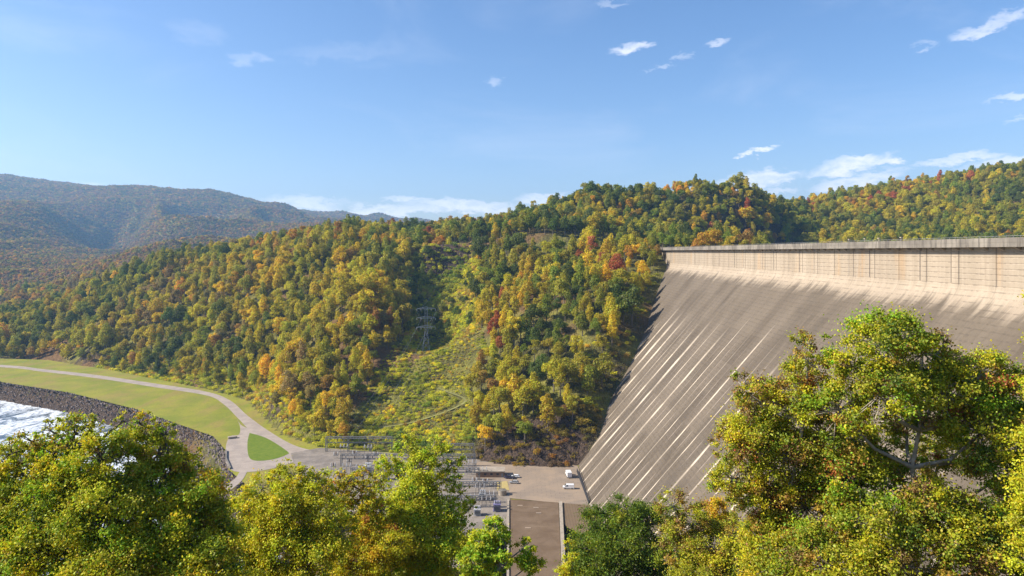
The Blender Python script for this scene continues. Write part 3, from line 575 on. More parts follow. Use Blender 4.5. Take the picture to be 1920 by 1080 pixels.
for k, (px, Y) in enumerate([(645, 396), (690, 395), (650, 360), (675, 358), (712, 360), (640, 340), (700, 338), (868, 372), (886, 366), (905, 354), (900, 328), (918, 318), (890, 314), (912, 312)]):
    X0 = (px - HX) / F * Y; g = empty('disconnect_switch', (X0, Y, -DF + .2), label='pale pole mounted switch in the yard, ' + ['far left end of the rear row', 'rear row beside the gantry', 'second row at far left', 'second row near the middle', 'second row right end', 'front left corner', 'front row left of the light green tree', 'rear row right of the light green tree', 'just behind the beige building', 'left of the tan building', 'left of the sand pad', 'in front of the sand pad', 'nearest left of the violet transformer', 'between the two nearest transformers'][k], cat='switch', group='switches in the switchyard')
    b = MB(); [b.bar((q, 0, 0), (q, 0, 3.6), .12) for q in (-2, 0, 2)]; b.box(-2.6, 2.6, -.15, .15, 3.5, 3.75); b.build('stand', M_steel, g)
    for q in (-2, 0, 2): b = MB(); b.bar((0, -.8, 0), (0, -.8, 1.5), .2, .14, 7); b.bar((0, .8, 0), (0, .8, 1.5), .2, .14, 7); b.bar((0, -.9, 1.5), (0, .9, 1.5), .07); b.build('insulator', M_wht, g, (q, 0, 3.7))
# kerb wall of the turning place by the river
gw = [P(424, 846, DF), P(424, 862, DF), P(432, 880, DF)]
o = empty('guard_wall', tuple(gw[0]), label='low grey retaining wall at the river edge of the turning place', cat='wall')
strip('wall_run', gw[0], gw[1], .8, -DF - 3.5, -DF + 1.0, M_cap, o); strip('wall_run', gw[1], gw[2], .8, -DF - 3.5, -DF + 1.0, M_cap, o)
p = P(436, 822, DF); b = MB(); b.box(-2.6, 2.6, -1.1, 1.1, .1, 1.1); b.box(-2.7, 2.7, -1.2, 1.2, 1.1, 1.3)
o = b.build('concrete_box', M_conc, loc=tuple(p), rz=R(30)); tag(o, 'small pale concrete utility box at the corner of the turning place', 'utility box')

# ------------------------------------------------------------------ vehicles
M_white = simple('white car paint', (.75, .75, .75), (.68, .68, .69), 1, .25, .5); M_navy = simple('dark blue car paint', (.03, .03, .07), (.02, .02, .05), 1, .25, .5)
M_glass = simple('car glass', (.02, .025, .03), None, 1, .08, .6); M_tyre = simple('tyre rubber', (.02, .02, .02), None, 5, .9); M_lamp = simple('lamp glass', (.7, .68, .6), None, 3, .2, .6); M_silver = simple('silver car paint', (.42, .43, .45), (.36, .37, .38), 1, .3, .5, .3)
def bevel(o, w_=.06, seg=2):
    m_ = o.modifiers.new('bevel', 'BEVEL'); m_.width = w_; m_.segments = seg; m_.limit_method = 'ANGLE'
def vehicle(name, p, rz, kind, paint, label, cat):
    g = empty(name, (p[0], p[1], -DF + .26), rz, label=label, cat=cat)   # length along local y
    L, Wd, H = {'pickup': (5.4, 1.95, 1.75), 'van': (5.6, 2.05, 2.3), 'truck': (7.0, 2.3, 3.0), 'car': (4.6, 1.85, 1.45)}[kind]
    b = MB(); hb = .95
    if kind == 'truck': pr = [(-L / 2, .55), (L / 2 - .1, .55), (L / 2, .9), (L / 2 - .2, 1.5), (L / 2 - .75, 2.3), (L / 2 - 2.0, 2.3), (L / 2 - 2.05, .9), (-L / 2, .9)]
    elif kind == 'van': pr = [(-L / 2, .4), (L / 2 - .1, .4), (L / 2, .75), (L / 2 - .1, 1.1), (L / 2 - .9, 1.3), (L / 2 - 1.7, 2.2), (-L / 2 + .15, 2.25), (-L / 2, 1.5)]
    elif kind == 'car': pr = [(-L / 2, .4), (L / 2, .4), (L / 2 + .05, .7), (L / 2 - 1.2, .92), (-L / 2 + .8, .95), (-L / 2, .85)]
    else: pr = [(-L / 2, .45), (L / 2, .45), (L / 2 + .05, .8), (L / 2 - .3, 1.05), (L / 2 - 1.3, 1.1), (-L / 2, 1.1)]
    b.prism(pr, -Wd / 2, Wd / 2); body = b.build('body', paint, g); bevel(body, .07)
    if kind in ('pickup', 'car'):
        cy = (.0, 1.25) if kind == 'pickup' else (-1.6, .85); zt = H; zb = 1.1 if kind == 'pickup' else .93
        b = MB(); b.prism([(cy[0] - .1 - (.5 if kind == 'car' else 0), zb), (cy[1] + .35, zb), (cy[1] - .35, zt), (cy[0], zt)], -Wd / 2 + .12, Wd / 2 - .12); cb = b.build('cab', paint, g); bevel(cb, .06)
        b = MB(); b.prism([(cy[0] + .05, zb + .06), (cy[1] + .12, zb + .06), (cy[1] - .35, zt - .12), (cy[0] + .05, zt - .12)], -Wd / 2 + .1, Wd / 2 - .1); b.build('side_window', M_glass, g)
        b = MB(); b.add([(-.75, cy[1] + .32, zb + .08), (.75, cy[1] + .32, zb + .08), (.68, cy[1] - .27, zt - .07), (-.68, cy[1] - .27, zt - .07), (-.75, cy[1] + .36, zb + .1), (.75, cy[1] + .36, zb + .1), (.68, cy[1] - .23, zt - .04), (-.68, cy[1] - .23, zt - .04)], [(4, 5, 6, 7), (0, 3, 2, 1), (0, 1, 5, 4), (1, 2, 6, 5), (2, 3, 7, 6), (3, 0, 4, 7)]); b.build('windscreen', M_glass, g)
        if kind == 'pickup': b = MB(); b.box(-Wd / 2 + .12, Wd / 2 - .12, -L / 2 + .1, cy[0] - .15, 1.105, 1.13); b.build('load_bed', M_dark, g)
    elif kind == 'van':
        b = MB(); b.add([(-.9, L / 2 - .86, 1.38), (.9, L / 2 - .86, 1.38), (.8, L / 2 - 1.6, 2.18), (-.8, L / 2 - 1.6, 2.18)], [(0, 1, 2, 3)]); b.build('windscreen', M_glass, g)
        b = MB(); b.prism([(L / 2 - 2.6, 1.35), (L / 2 - 1.1, 1.35), (L / 2 - 1.7, 2.0), (L / 2 - 2.6, 2.0)], -Wd / 2 - .01, Wd / 2 + .01); b.build('side_window', M_glass, g)
    else:
        b = MB(); b.box(-Wd / 2 - .05, Wd / 2 + .05, -L / 2, L / 2 - 2.2, .95, H); x_ = b.build('cargo_box', M_white, g); bevel(x_, .05)
        b = MB(); b.prism([(L / 2 - 1.7, 1.5), (L / 2 - .3, 1.5), (L / 2 - .8, 2.15), (L / 2 - 1.7, 2.15)], -Wd / 2 - .01, Wd / 2 + .01); b.build('side_window', M_glass, g)
    for sx in (-1, 1):
        for sy in (-1, 1):
            b = MB(); b.bar((-.13, 0, 0), (.13, 0, 0), .38, None, 16); wl = b.build('wheel', M_tyre, g, (sx * (Wd / 2 - .1), sy * L * .31, .38))
            b = MB(); b.bar((-.14, 0, 0), (.14, 0, 0), .2, None, 10); b.build('rim', M_silver, wl)
        b = MB(); b.box(-.18, .18, -.03, .04, -.09, .09); b.build('headlight', M_lamp, g, (sx * (Wd / 2 - .3), L / 2 + .02, .82))
vehicle('pickup_truck', P(955, 898, DF), R(80), 'pickup', M_navy, 'dark blue pickup truck parked at the left of the paved yard', 'pickup truck')
vehicle('parked_car', P(966, 896, DF), R(85), 'car', M_white, 'white car beside the dark blue pickup in the paved yard', 'car')
vehicle('parked_car', P(964, 907, DF), R(78), 'car', M_silver, 'low silver car nearer the powerhouse roof in the paved yard', 'car')
vehicle('box_truck', P(1066, 894, DF), R(5), 'truck', M_white, 'white box truck parked by the foot of the dam', 'truck')
vehicle('delivery_van', P(1066, 917, DF), R(86), 'van', M_white, 'white van parked crosswise in front of the box truck by the dam', 'van')

# ------------------------------------------------------------------ pylon with its wires
def pylon(base, h, label, arms=3, w0=5.0, ah=8.0, rz=0.0):
    g = empty('pylon', tuple(base), rz, label=label, cat='pylon'); b = MB(); hb = h * .5; w1 = w0 * .32
    cs = [(1, 1), (1, -1), (-1, -1), (-1, 1)]
    for k, (i, j) in enumerate(cs):
        i2, j2 = cs[(k + 1) % 4]
        b.bar((i * w0 / 2, j * w0 / 2, 0), (i * w1 / 2, j * w1 / 2, hb), .2); b.bar((i * w1 / 2, j * w1 / 2, hb), (i * w1 / 2, j * w1 / 2, h), .17)
        for m_ in range(4):
            a0 = m_ / 4; a1 = (m_ + 1) / 4; wa = w0 + (w1 - w0) * a0; wb = w0 + (w1 - w0) * a1
            b.bar((i * wa / 2, j * wa / 2, hb * a0), (i2 * wb / 2, j2 * wb / 2, hb * a1), .1); b.bar((i2 * wa / 2, j2 * wa / 2, hb * a0), (i * wb / 2, j * wb / 2, hb * a1), .1)
        for m_ in range(6):
            z0 = hb + (h - hb) * m_ / 6; z1 = hb + (h - hb) * (m_ + 1) / 6; b.bar((i * w1 / 2, j * w1 / 2, z0), (i2 * w1 / 2, j2 * w1 / 2, z1), .09)
    b.build('lattice_mast', M_pyl, g)
    for k in range(arms):
        z = hb + (h - hb) * (.15 + .4 * k); b = MB()
        for s in (-1, 1):
            for j in (-1, 1): b.bar((0, j * w1 / 2, z), (s * ah, 0, z + .3), .15); b.bar((0, j * w1 / 2, z + 1.6), (s * ah, 0, z + .3), .12)
            for q in (.3, .6): b.bar((s * ah * q, 0, z + .1), (s * ah * q, 0, z + 1.6 * (1 - q)), .08)
        am = b.build('crossarm', M_pyl, g)
        for s in (-1, -.55, .55, 1):
            b = MB()
            b.bar((0, 0, .2), (0, 0, -1.5), .09, .09, 5)
            for q in range(4): b.bar((0, 0, -.2 - q * .34), (0, 0, -.3 - q * .34), .26, .26, 7)
            b.build('insulator', M_wht, am, (s * ah, 0, z))
    return g
M_pyl = simple('pale galvanised steel', (.34, .36, .40), (.24, .26, .30), 2, .5, .5, .2)
pb = Q(799, 638, 535); pb[2] = height(pb[0:1], pb[1:2])[0] - .5
print('pylon base z', pb, 'want', Q(799, 632, 535))
hp = (472 - 577) / F * 535 - pb[2]
pylon(pb, hp, 'pale lattice power pylon with three crossarms in the dark ravine above the clearing', 3, 6.0, 7.2, R(8))
def wire(a, b_, sag, label, r_=.035):
    s = np.linspace(0, 1, 25)[:, None]; p = np.array(a) * (1 - s) + np.array(b_) * s; p[:, 2] -= (sag * 4 * s * (1 - s))[:, 0]
    V, Fq = tube(p - p[0], [r_] * 25, 5); o = link('power_line', mesh('power_line', V, Fq, [M_pyl]), None, tuple(p[0])); tag(o, label, 'power line', 'power lines from the pylon to the switchyard')
top = pb + [0, 0, hp]
wl_ = ['leftmost', 'second from left', 'second from right', 'rightmost']
for k, (dx, dz, ex) in enumerate([(-7.2, -15, 628), (-4, -9, 652), (4, -9, 676), (7.2, -4, 700)]):
    wire(top + [dx, 0, dz], Q(ex, 826 + k * 2, 399), 5, 'thin pale power line dropping from the pylon to the switchyard, %s of four' % wl_[k])
for k, (dx, px, py) in enumerate([(-7.2, 852, 452), (7.2, 868, 450)]):
    wire(top + [dx, 0, -4], Q(px, py, 760), 10, 'thin pale power line climbing from the pylon through the ravine, %s of two' % ['left', 'right'][k])
pt_ = Q(1138, 376, 880); pt_[2] = height(pt_[0:1], pt_[1:2])[0]
pylon(pt_, Q(1137, 343, 880)[2] - pt_[2], 'faint thin antenna mast on the ridge left of the dam crest', 1, 3, 3)

# ------------------------------------------------------------------ foliage building
def leaves(cent, nrm, size, asp=1.0, bend=.25):
    """one folded leaf-sized quad per centre"""
    n = len(cent); a = np.cross(nrm, rng.normal(size=(n, 3))); a /= np.linalg.norm(a, axis=1, keepdims=True) + 1e-9
    b = np.cross(nrm, a); b /= np.linalg.norm(b, axis=1, keepdims=True) + 1e-9; s = np.asarray(size).reshape(-1, 1) * .5
    V = np.stack([cent - a * s, cent - b * s * asp + nrm * s * bend, cent + a * s, cent + b * s * asp - nrm * s * bend], 1).reshape(-1, 3)
    return V, np.arange(4 * n).reshape(n, 4)
def sph(n):
    d = rng.normal(size=(n, 3)); return d / np.linalg.norm(d, axis=1, keepdims=True)
def hill_crown(kind, nleaf, size):
    """lobed crown about 15 m tall above its base, on the z axis"""
    L = []
    if kind == 'round':
        L = [(0, 0, 10, 3.6)] + [(math.cos(a) * 2.6, math.sin(a) * 2.6, 8 + rnd.uniform(-1, 2.5), rnd.uniform(2, 2.8)) for a in np.arange(6) * 1.05 + rnd.random()]
        L += [(rnd.uniform(-1.5, 1.5), rnd.uniform(-1.5, 1.5), 12.6, 2.2), (rnd.uniform(-2, 2), rnd.uniform(-2, 2), 5.4, 2.3)]
    elif kind == 'tall':
        L = [(rnd.uniform(-1, 1), rnd.uniform(-1, 1), z, 2.9 - abs(z - 8.5) * .2) for z in (4.5, 6.5, 8.5, 10.5, 12.5)] + [(math.cos(a) * 2.0, math.sin(a) * 2.0, rnd.uniform(5, 12.5), rnd.uniform(1.3, 1.9)) for a in rng.uniform(0, 6.28, 9)] + [(0, 0, 14.4, 1.4)]
    elif kind == 'wide':
        L = [(math.cos(a) * rnd.uniform(1.5, 4.2), math.sin(a) * rnd.uniform(1.5, 4.2), rnd.uniform(6.5, 11), rnd.uniform(1.7, 2.6)) for a in rng.uniform(0, 6.28, 12)] + [(0, 0, 9, 3)]
    elif kind == 'sparse':
        L = [(math.cos(a) * rnd.uniform(.5, 3.4), math.sin(a) * rnd.uniform(.5, 3.4), rnd.uniform(5, 13.5), rnd.uniform(1.1, 1.9)) for a in rng.uniform(0, 6.28, 17)]
    elif kind == 'cone':
        L = [(rnd.uniform(-.4, .4), rnd.uniform(-.4, .4), z, max(.5, (16.5 - z) * .27)) for z in np.arange(3, 16.3, 1.1)]
    elif kind == 'bush':
        L = [(math.cos(a) * rnd.uniform(0, 1.5), math.sin(a) * rnd.uniform(0, 1.5), rnd.uniform(.5, 1.6), rnd.uniform(.7, 1.2)) for a in rng.uniform(0, 6.28, 8)]
    L = np.array(L); wt = L[:, 3] ** 2; idx = rng.choice(len(L), nleaf, p=wt / wt.sum()); d = sph(nleaf)
    d[:, 2] = np.where(d[:, 2] < -.35, -d[:, 2], d[:, 2]); bump_ = 1 + .22 * np.sin(d[:, 0] * 7 + idx) * np.cos(d[:, 1] * 6 + idx * 2)
    r_ = L[idx, 3] * rng.uniform(.62, 1.06, nleaf) ** .6 * bump_; sq = .45 if kind == 'cone' else .88
    c_ = L[idx, :3] + d * r_[:, None] * np.array([1, 1, sq]); nn = d + rng.normal(size=d.shape) * .55; nn /= np.linalg.norm(nn, axis=1, keepdims=True)
    V, Fq = leaves(c_, nn, rng.uniform(.6, 1.3, nleaf) * size, .8)
    var = np.clip(rng.uniform(0, 1, nleaf) * .7 + (np.sin(idx * 12.9) * .5 + .5) * .3, 0, 1)
    return V, Fq, var
def hill_trunk(kind):
    h = {'bush': .8, 'wide': 9, 'cone': 14, 'sparse': 11}.get(kind, 10); V, Fq = tube([(0, 0, -2.5), (.1, 0, h * .4), (0, .15, h)], [.38 if h > 1 else .05, .28 if h > 1 else .04, .06 if h > 1 else .02], 6); Vs = [V]; Fs = [Fq]; k = len(V)
    for a in rng.uniform(0, 6.28, 6 if h > 1 else 2):
        z = h * rnd.uniform(.35, .85); e = (math.cos(a) * h * .25, math.sin(a) * h * .25, z + h * .25); V, Fq = tube([(0, 0, z), (e[0] * .5, e[1] * .5, z + h * .08), e], [.15 if h > 1 else .03, .1 if h > 1 else .02, .03 if h > 1 else .01], 4); Vs.append(V); Fs.append(Fq + k); k += len(V)
    return np.concatenate(Vs), np.concatenate(Fs)
M_fol = foliage('foliage'); M_bark = simple('grey bark', (.20, .17, .14), (.10, .085, .07), 3, .9); M_bark2 = simple('pale bark', (.42, .37, .30), (.22, .19, .15), 3, .9)
kinds = ['round', 'round', 'tall', 'tall', 'wide', 'sparse', 'cone', 'round', 'wide', 'tall', 'sparse', 'wide']
hi = []
for k in kinds:
    cr = hill_crown(k, 2400 if k != 'sparse' else 1500, .64); tr = hill_trunk(k)
    hi.append((mesh('crown', cr[0], cr[1], [M_fol], var=cr[2]), mesh('trunk', tr[0], tr[1], [M_bark]), cr, tr))
protos = bpy.data.collections.new('tree kinds'); protos_far = bpy.data.collections.new('far tree kinds'); protos_bush = bpy.data.collections.new('bush kinds')
def whole(name, cr, tr, coll):
    V = np.r_[cr[0], tr[0]]; Fq = np.r_[cr[1], tr[1] + len(cr[0])]; nC = len(cr[1]); nT = len(tr[1])
    me = mesh(name, V, Fq, [M_fol, M_bark], mi=[0] * nC + [1] * nT, var=np.r_[cr[2], np.zeros(nT)]); o = bpy.data.objects.new(name, me); coll.objects.link(o)
for i, h_ in enumerate(hi): whole('tree_kind_%02d' % i, h_[2], h_[3], protos)
for i, k in enumerate(['round', 'round', 'wide', 'tall', 'round']):
    cr = hill_crown(k, 170, 2.1); tr = hill_trunk(k); whole('far_tree_kind_%d' % i, cr, tr, protos_far)
for i in range(5):
    cr = hill_crown('bush', 260, .42); tr = hill_trunk('bush'); whole('bush_kind_%d' % i, cr, tr, protos_bush)

def scatter(name, pts, scale, rot, tint, idx, coll, label=None, cat=None):
    n = len(pts); me = bpy.data.meshes.new(name); me.vertices.add(n); me.vertices.foreach_set('co', np.asarray(pts, np.float32).ravel())
    a = me.attributes.new('sc', 'FLOAT_VECTOR', 'POINT'); a.data.foreach_set('vector', np.asarray(scale, np.float32).ravel())
    a = me.attributes.new('rot', 'FLOAT_VECTOR', 'POINT'); a.data.foreach_set('vector', np.asarray(rot, np.float32).ravel())
    a = me.attributes.new('kind_index', 'INT', 'POINT'); a.data.foreach_set('value', np.asarray(idx, np.int32))
    if tint is not None:
        a = me.attributes.new('tint', 'FLOAT_COLOR', 'POINT'); a.data.foreach_set('color', np.c_[tint, np.ones(n)].astype(np.float32).ravel())
    o = link(name, me); tag(o, label, cat, kind='stuff')
    g = bpy.data.node_groups.new(name + ' scatter', 'GeometryNodeTree'); g.interface.new_socket('Geometry', in_out='INPUT', socket_type='NodeSocketGeometry'); g.interface.new_socket('Geometry', in_out='OUTPUT', socket_type='NodeSocketGeometry')
    N = g.nodes; Lk = g.links; gi = N.new('NodeGroupInput'); go = N.new('NodeGroupOutput'); ip = N.new('GeometryNodeInstanceOnPoints'); ci = N.new('GeometryNodeCollectionInfo')
    ci.inputs['Collection'].default_value = coll; ci.inputs['Separate Children'].default_value = True; ci.inputs['Reset Children'].default_value = True
    def at(nm, ty): n_ = N.new('GeometryNodeInputNamedAttribute'); n_.data_type = ty; n_.inputs['Name'].default_value = nm; return n_.outputs[0]
    Lk.new(gi.outputs[0], ip.inputs['Points']); Lk.new(ci.outputs[0], ip.inputs['Instance']); ip.inputs['Pick Instance'].default_value = True
    Lk.new(at('kind_index', 'INT'), ip.inputs['Instance Index']); Lk.new(at('rot', 'FLOAT_VECTOR'), ip.inputs['Rotation']); Lk.new(at('sc', 'FLOAT_VECTOR'), ip.inputs['Scale'])
    Lk.new(ip.outputs[0], go.inputs[0]); m_ = o.modifiers.new('scatter', 'NODES'); m_.node_group = g
    return o

# ------------------------------------------------------------------ where the hillside trees stand
PAL = {'dark green': (.075, .110, .022), 'green': (.145, .185, .024), 'olive green': (.235, .235, .028), 'yellow green': (.34, .315, .024), 'golden yellow': (.42, .335, .022),
       'orange': (.40, .25, .028), 'rust brown': (.28, .185, .050), 'red': (.30, .11, .05), 'grey brown': (.22, .185, .085)}
PN = list(PAL)
def mixof(d): v = np.array([d.get(k, 0) for k in PN], float); return v / v.sum()
Z_left = mixof({'dark green': 1.4, 'green': 2.2, 'olive green': 4, 'yellow green': 3, 'golden yellow': 1.2, 'orange': .2, 'rust brown': 1.1, 'grey brown': 2.0})
Z_gold = mixof({'dark green': .5, 'green': 1, 'olive green': 3, 'yellow green': 4, 'golden yellow': 3.0, 'orange': .2, 'rust brown': .5, 'grey brown': .4})
Z_rav = mixof({'dark green': 6, 'green': 3, 'olive green': 2, 'grey brown': 1})
Z_nose = mixof({'dark green': 1.2, 'green': 2, 'olive green': 2.5, 'yellow green': 3.4, 'golden yellow': 1.8, 'orange': .35, 'rust brown': .5, 'red': .02})
Z_top = mixof({'dark green': 2.0, 'green': 2.0, 'olive green': 2.6, 'yellow green': 2, 'golden yellow': 1.4, 'orange': .8, 'rust brown': 1.5, 'red': .15})
Z_right = mixof({'dark green': 1.5, 'green': 3.4, 'olive green': 4, 'yellow green': 3, 'golden yellow': .7, 'orange': .7, 'rust brown': .5, 'red': .15})
Z_far = mixof({'dark green': 1.6, 'green': 2.2, 'olive green': 3, 'yellow green': .8, 'golden yellow': .4, 'orange': .5, 'rust brown': 3.2, 'grey brown': 3})
def zone_of(px, py, Y):
    if Y > 1000 and px < 900: return 'far', Z_far
    if px > 1490: return 'right', Z_right
    if Y > 725 and px > 800 or px > 1215: return 'top', Z_top
    if 765 < px < 885 and py < 640: return 'ravine', Z_rav
    if px < 470: return 'left', Z_left
    if px < 790: return 'gold', (Z_gold if py > 470 else Z_top)
    return 'nose', Z_nose
def jit(x0, x1, y0, y1, s):
    X, Y = np.meshgrid(np.arange(x0, x1, s), np.arange(y0, y1, s)); X = X + (np.arange(X.shape[0]) % 2)[:, None] * s / 2
    X = X + rng.uniform(-.36, .36, X.shape) * s; Y = Y + rng.uniform(-.36, .36, X.shape) * s; return X.ravel(), Y.ravel()
X, Y = jit(-900, 1140, -60, 1300, 9.0); Zt = height(X, Y); px, py = proj(np.stack([X, Y, Zt], -1))
floor_or = inpoly(X, Y, floor_poly); fd = dpoly(X, Y, floor_poly); riv = inpoly(X, Y, river_poly)
ok = ~floor_or & ~riv & (fd > 3) & (Y > 340) & (px > -170) & (px < 2090)
ok &= ~((X > Xc(Y) - .855 * np.clip(-9 - Zt, 0, 200) - 6) & (X < Xc(Y) + 16) & (Y < 612))      # the dam
ok &= ~((X > Xc(Y)) & (Zt < -7)) 
clearing = [(640, 845), (700, 700), (742, 648), (800, 630), (905, 622), (915, 660), (880, 700), (885, 790), (895, 860)]
inclear = inpoly(px, py, clearing) & (Y < 620)
tr_px = (px > 800) & (px < 880) & (py > 462) & (py < 640) & (Y < 735)
bench = (py > 448) & (py < 466) & (Y > 640) & (Y < 745) & (px > 805) & (px < 1240)
rdd = dpoly(X, Y, ROADL, False); bench = (rdd < 8) | ((rdd < 34) & ((px > 818) & (px < 892) | ((rdd < 16) & (px > 985) & (px < 1050))) & (Y < 716) & (rdd > 0)) | ((Zt > 99) & (Zt < 14) & (Y > 665) & (Y < 742) & (px > 812) & (px < 905)) | ((Zt > 0) & (Zt < 14) & (Y > 640) & (Y < 700) & (px > 985) & (px < 1235))
trench = np.zeros(len(X), bool)
for c_ in contact[1:-1]: trench |= (np.hypot(X - c_[0] + 4, (Y - c_[1]) * .8) < 9)
cut = (px > 888) & (px < 1100) & (Y < 384)
keep = ok & ~cut & ~inclear & ~bench & ~trench & ~(tr_px & (rng.random(len(X)) < .45)) & (rng.random(len(X)) > .06)
X, Y, Zt, px, py = X[keep], Y[keep], Zt[keep], px[keep], py[keep]
n = len(X); print('near trees', n)
sc = np.clip(1.08 * np.exp(rng.normal(size=n) * .22), .6, 1.65) * np.where(Y > 950, 1.0, 1.0); rav = (px > 770) & (px < 890) & (py < 640) & (Y < 735); sc[rav] *= .62
edge_d = np.array(fd[keep]); sc = sc * np.clip(.72 + edge_d / 60, .72, 1)
nose = (px > 890) & (Y < 620) & (px < 1235); sc[nose] *= .9
sz3 = np.c_[sc * rng.uniform(.85, 1.15, n), sc * rng.uniform(.85, 1.15, n), sc * rng.uniform(.9, 1.35, n)]
# colours come in patches
g1 = vnoise(X, Y, 26, 11); g2 = vnoise(X, Y, 60, 12); names = []; ki = np.zeros(n, int); zn = []
for i in range(n):
    z_, pr_ = zone_of(px[i], py[i] - 20, Y[i]); zn.append(z_); u = (g1[i] * .38 + g2[i] * .26 + rng.random() * .36); u = min(.999, max(0, (u - .5) * 1.75 + .5))
    order = [1, 0, 2, 3, 4, 5, 6, 7, 8]; cs_ = np.cumsum(pr_); names.append(PN[int(np.searchsorted(cs_, u))] if u < cs_[-1] else PN[2])
    nm = names[-1]
    ki[i] = rng.choice([6, 0, 7], p=[.12, .5, .38]) if nm == 'dark green' else rng.choice([0, 1, 2, 3, 4, 5, 7, 8, 9, 10, 11], p=[.10, .08, .13, .13, .1, .09, .07, .08, .10, .05, .07])
tint = np.array([PAL[a] for a in names]) * np.array([1.42, 1.31, .82]) * rng.uniform(.82, 1.2, (n, 1)) * rng.uniform(.92, 1.08, (n, 3))
# which ones show largest: paint discs from near to far into a coarse picture
BW, BH = 480, 270; buf = np.zeros((BH, BW), bool); s_ = BW / 1920.0
yy, xx = np.mgrid[0:BH, 0:BW]
def disc(cx, cy, rx, ry):
    x0, x1 = int(max(0, cx - rx)), int(min(BW, cx + rx + 1)); y0, y1 = int(max(0, cy - ry)), int(min(BH, cy + ry + 1))
    if x1 <= x0 or y1 <= y0: return 0
    m_ = ((xx[y0:y1, x0:x1] - cx) / rx) ** 2 + ((yy[y0:y1, x0:x1] - cy) / ry) ** 2 <= 1; sub = buf[y0:y1, x0:x1]; v = int((m_ & ~sub).sum()); sub |= m_; return v
for (a, b_, rx, ry) in [(150, 1000, 260, 240), (1620, 900, 300, 320), (560, 1000, 150, 140), (790, 960, 95, 140)]: disc(a * s_, b_ * s_, rx * s_, ry * s_)
dm = inpoly(xx / s_, yy / s_, [(1240, 462), (1250, 490), (1237, 530), (1193, 655), (1140, 770), (1085, 870), (1112, 950), (1400, 1080), (1920, 1080), (1920, 447)])
vis = np.zeros(n)
for i in np.argsort(Y):
    if Y[i] > 600 and not dm is None: buf |= dm; dm = None
    h = 15.5 * sz3[i, 2]; rr_ = 4.6 * sz3[i, 0]; cx = px[i] * s_; cy = (HY - F * (Zt[i] + h * .6) / Y[i]) * s_
    vis[i] = disc(cx, cy, rr_ * F / Y[i] * s_, h * .42 * F / Y[i] * s_)
NI = 278
indiv = np.argsort(-vis)[:NI]; isin = np.zeros(n, bool); isin[indiv] = True; hidden = (vis <= 0) & (px > 0) & (px < 1920)
rest = ~isin
rot = np.c_[np.zeros(n), np.zeros(n), rng.uniform(0, 6.28, n)]; pts = np.c_[X, Y, Zt - .6]
scatter('forest', pts[rest], sz3[rest], rot[rest], tint[rest], ki[rest], protos, 'mixed autumn forest covering the hillsides behind the nearer trees', 'forest')
KW = {0: 'round', 1: 'broad', 2: 'tall', 3: 'slender', 4: 'spreading', 5: 'open', 6: 'conical', 7: 'full', 8: 'ragged', 9: 'narrow', 10: 'thin', 11: 'flat topped'}
ZW = {'left': 'behind the river field', 'gold': 'on the spur left of the pylon', 'ravine': 'in the pylon ravine', 'nose': 'between the pylon and dam', 'top': 'on the ridge above the road', 'right': 'on the hill behind the dam', 'far': 'on the far valley side'}
CW = {'golden yellow': 'golden', 'yellow green': 'yellow-green', 'olive green': 'olive', 'rust brown': 'rusty', 'grey brown': 'grey-brown', 'dark green': 'dark'}
def band(i):
    if zn[i] in ('left', 'gold', 'nose'):
        d = edge_d[i]
        return 'low ' if d < 35 else ('midway ' if d < 130 else 'high ')
    return ''
grp = {}
for i in indiv: grp.setdefault((names[i], ki[i], zn[i], band(i)), []).append(i)
ORD = ['leftmost'] + [w_ + ' from left' for w_ in 'second third fourth fifth sixth seventh eighth ninth tenth eleventh twelfth thirteenth fourteenth fifteenth sixteenth'.split()]
for key, ids in grp.items():
    ids.sort(key=lambda i: px[i])
    for r_, i in enumerate(ids):
        base = '%s %s tree %s%s' % (CW.get(key[0], key[0]), KW[int(key[1])], key[3], ZW[key[2]])
        if len(ids) > 1: base += ', ' + ('rightmost' if r_ == len(ids) - 1 else ORD[r_])
        e = link('conifer_tree' if ki[i] == 6 else 'autumn_tree' if names[i] in ('orange', 'red', 'rust brown', 'golden yellow') else 'broadleaf_tree', None, None, tuple(pts[i]), rot[i, 2]); e.scale = tuple(sz3[i])
        tag(e, base, 'tree', 'trees ' + ZW[key[2]])
        cme, tme = hi[ki[i]][:2]
        c_ = bpy.data.objects.new('crown', cme); C.objects.link(c_); c_.parent = e; c_['tint'] = [float(v) for v in tint[i]]
        t2 = bpy.data.objects.new('trunk', tme); C.objects.link(t2); t2.parent = e
# far forest, thousands of crowns up to the mountain ridges
pf = []
for (y0, y1, s0) in [(1300, 2000, 11), (2000, 3000, 13), (3000, 4200, 16), (4200, 6200, 20), (6200, 8000, 30)]:
    a, b_ = jit(-y1 * .82, y1 * .82, y0, y1, s0); m_ = np.abs(a / b_) < .80; a, b_ = a[m_], b_[m_]; m_ = (a / b_ < .02) | (b_ < 1500); pf.append(np.c_[a[m_], b_[m_], np.full(m_.sum(), s0 / 10.)])
pf = np.concatenate(pf); zf = height(pf[:, 0], pf[:, 1]); pxf, pyf = proj(np.c_[pf[:, :2], zf])
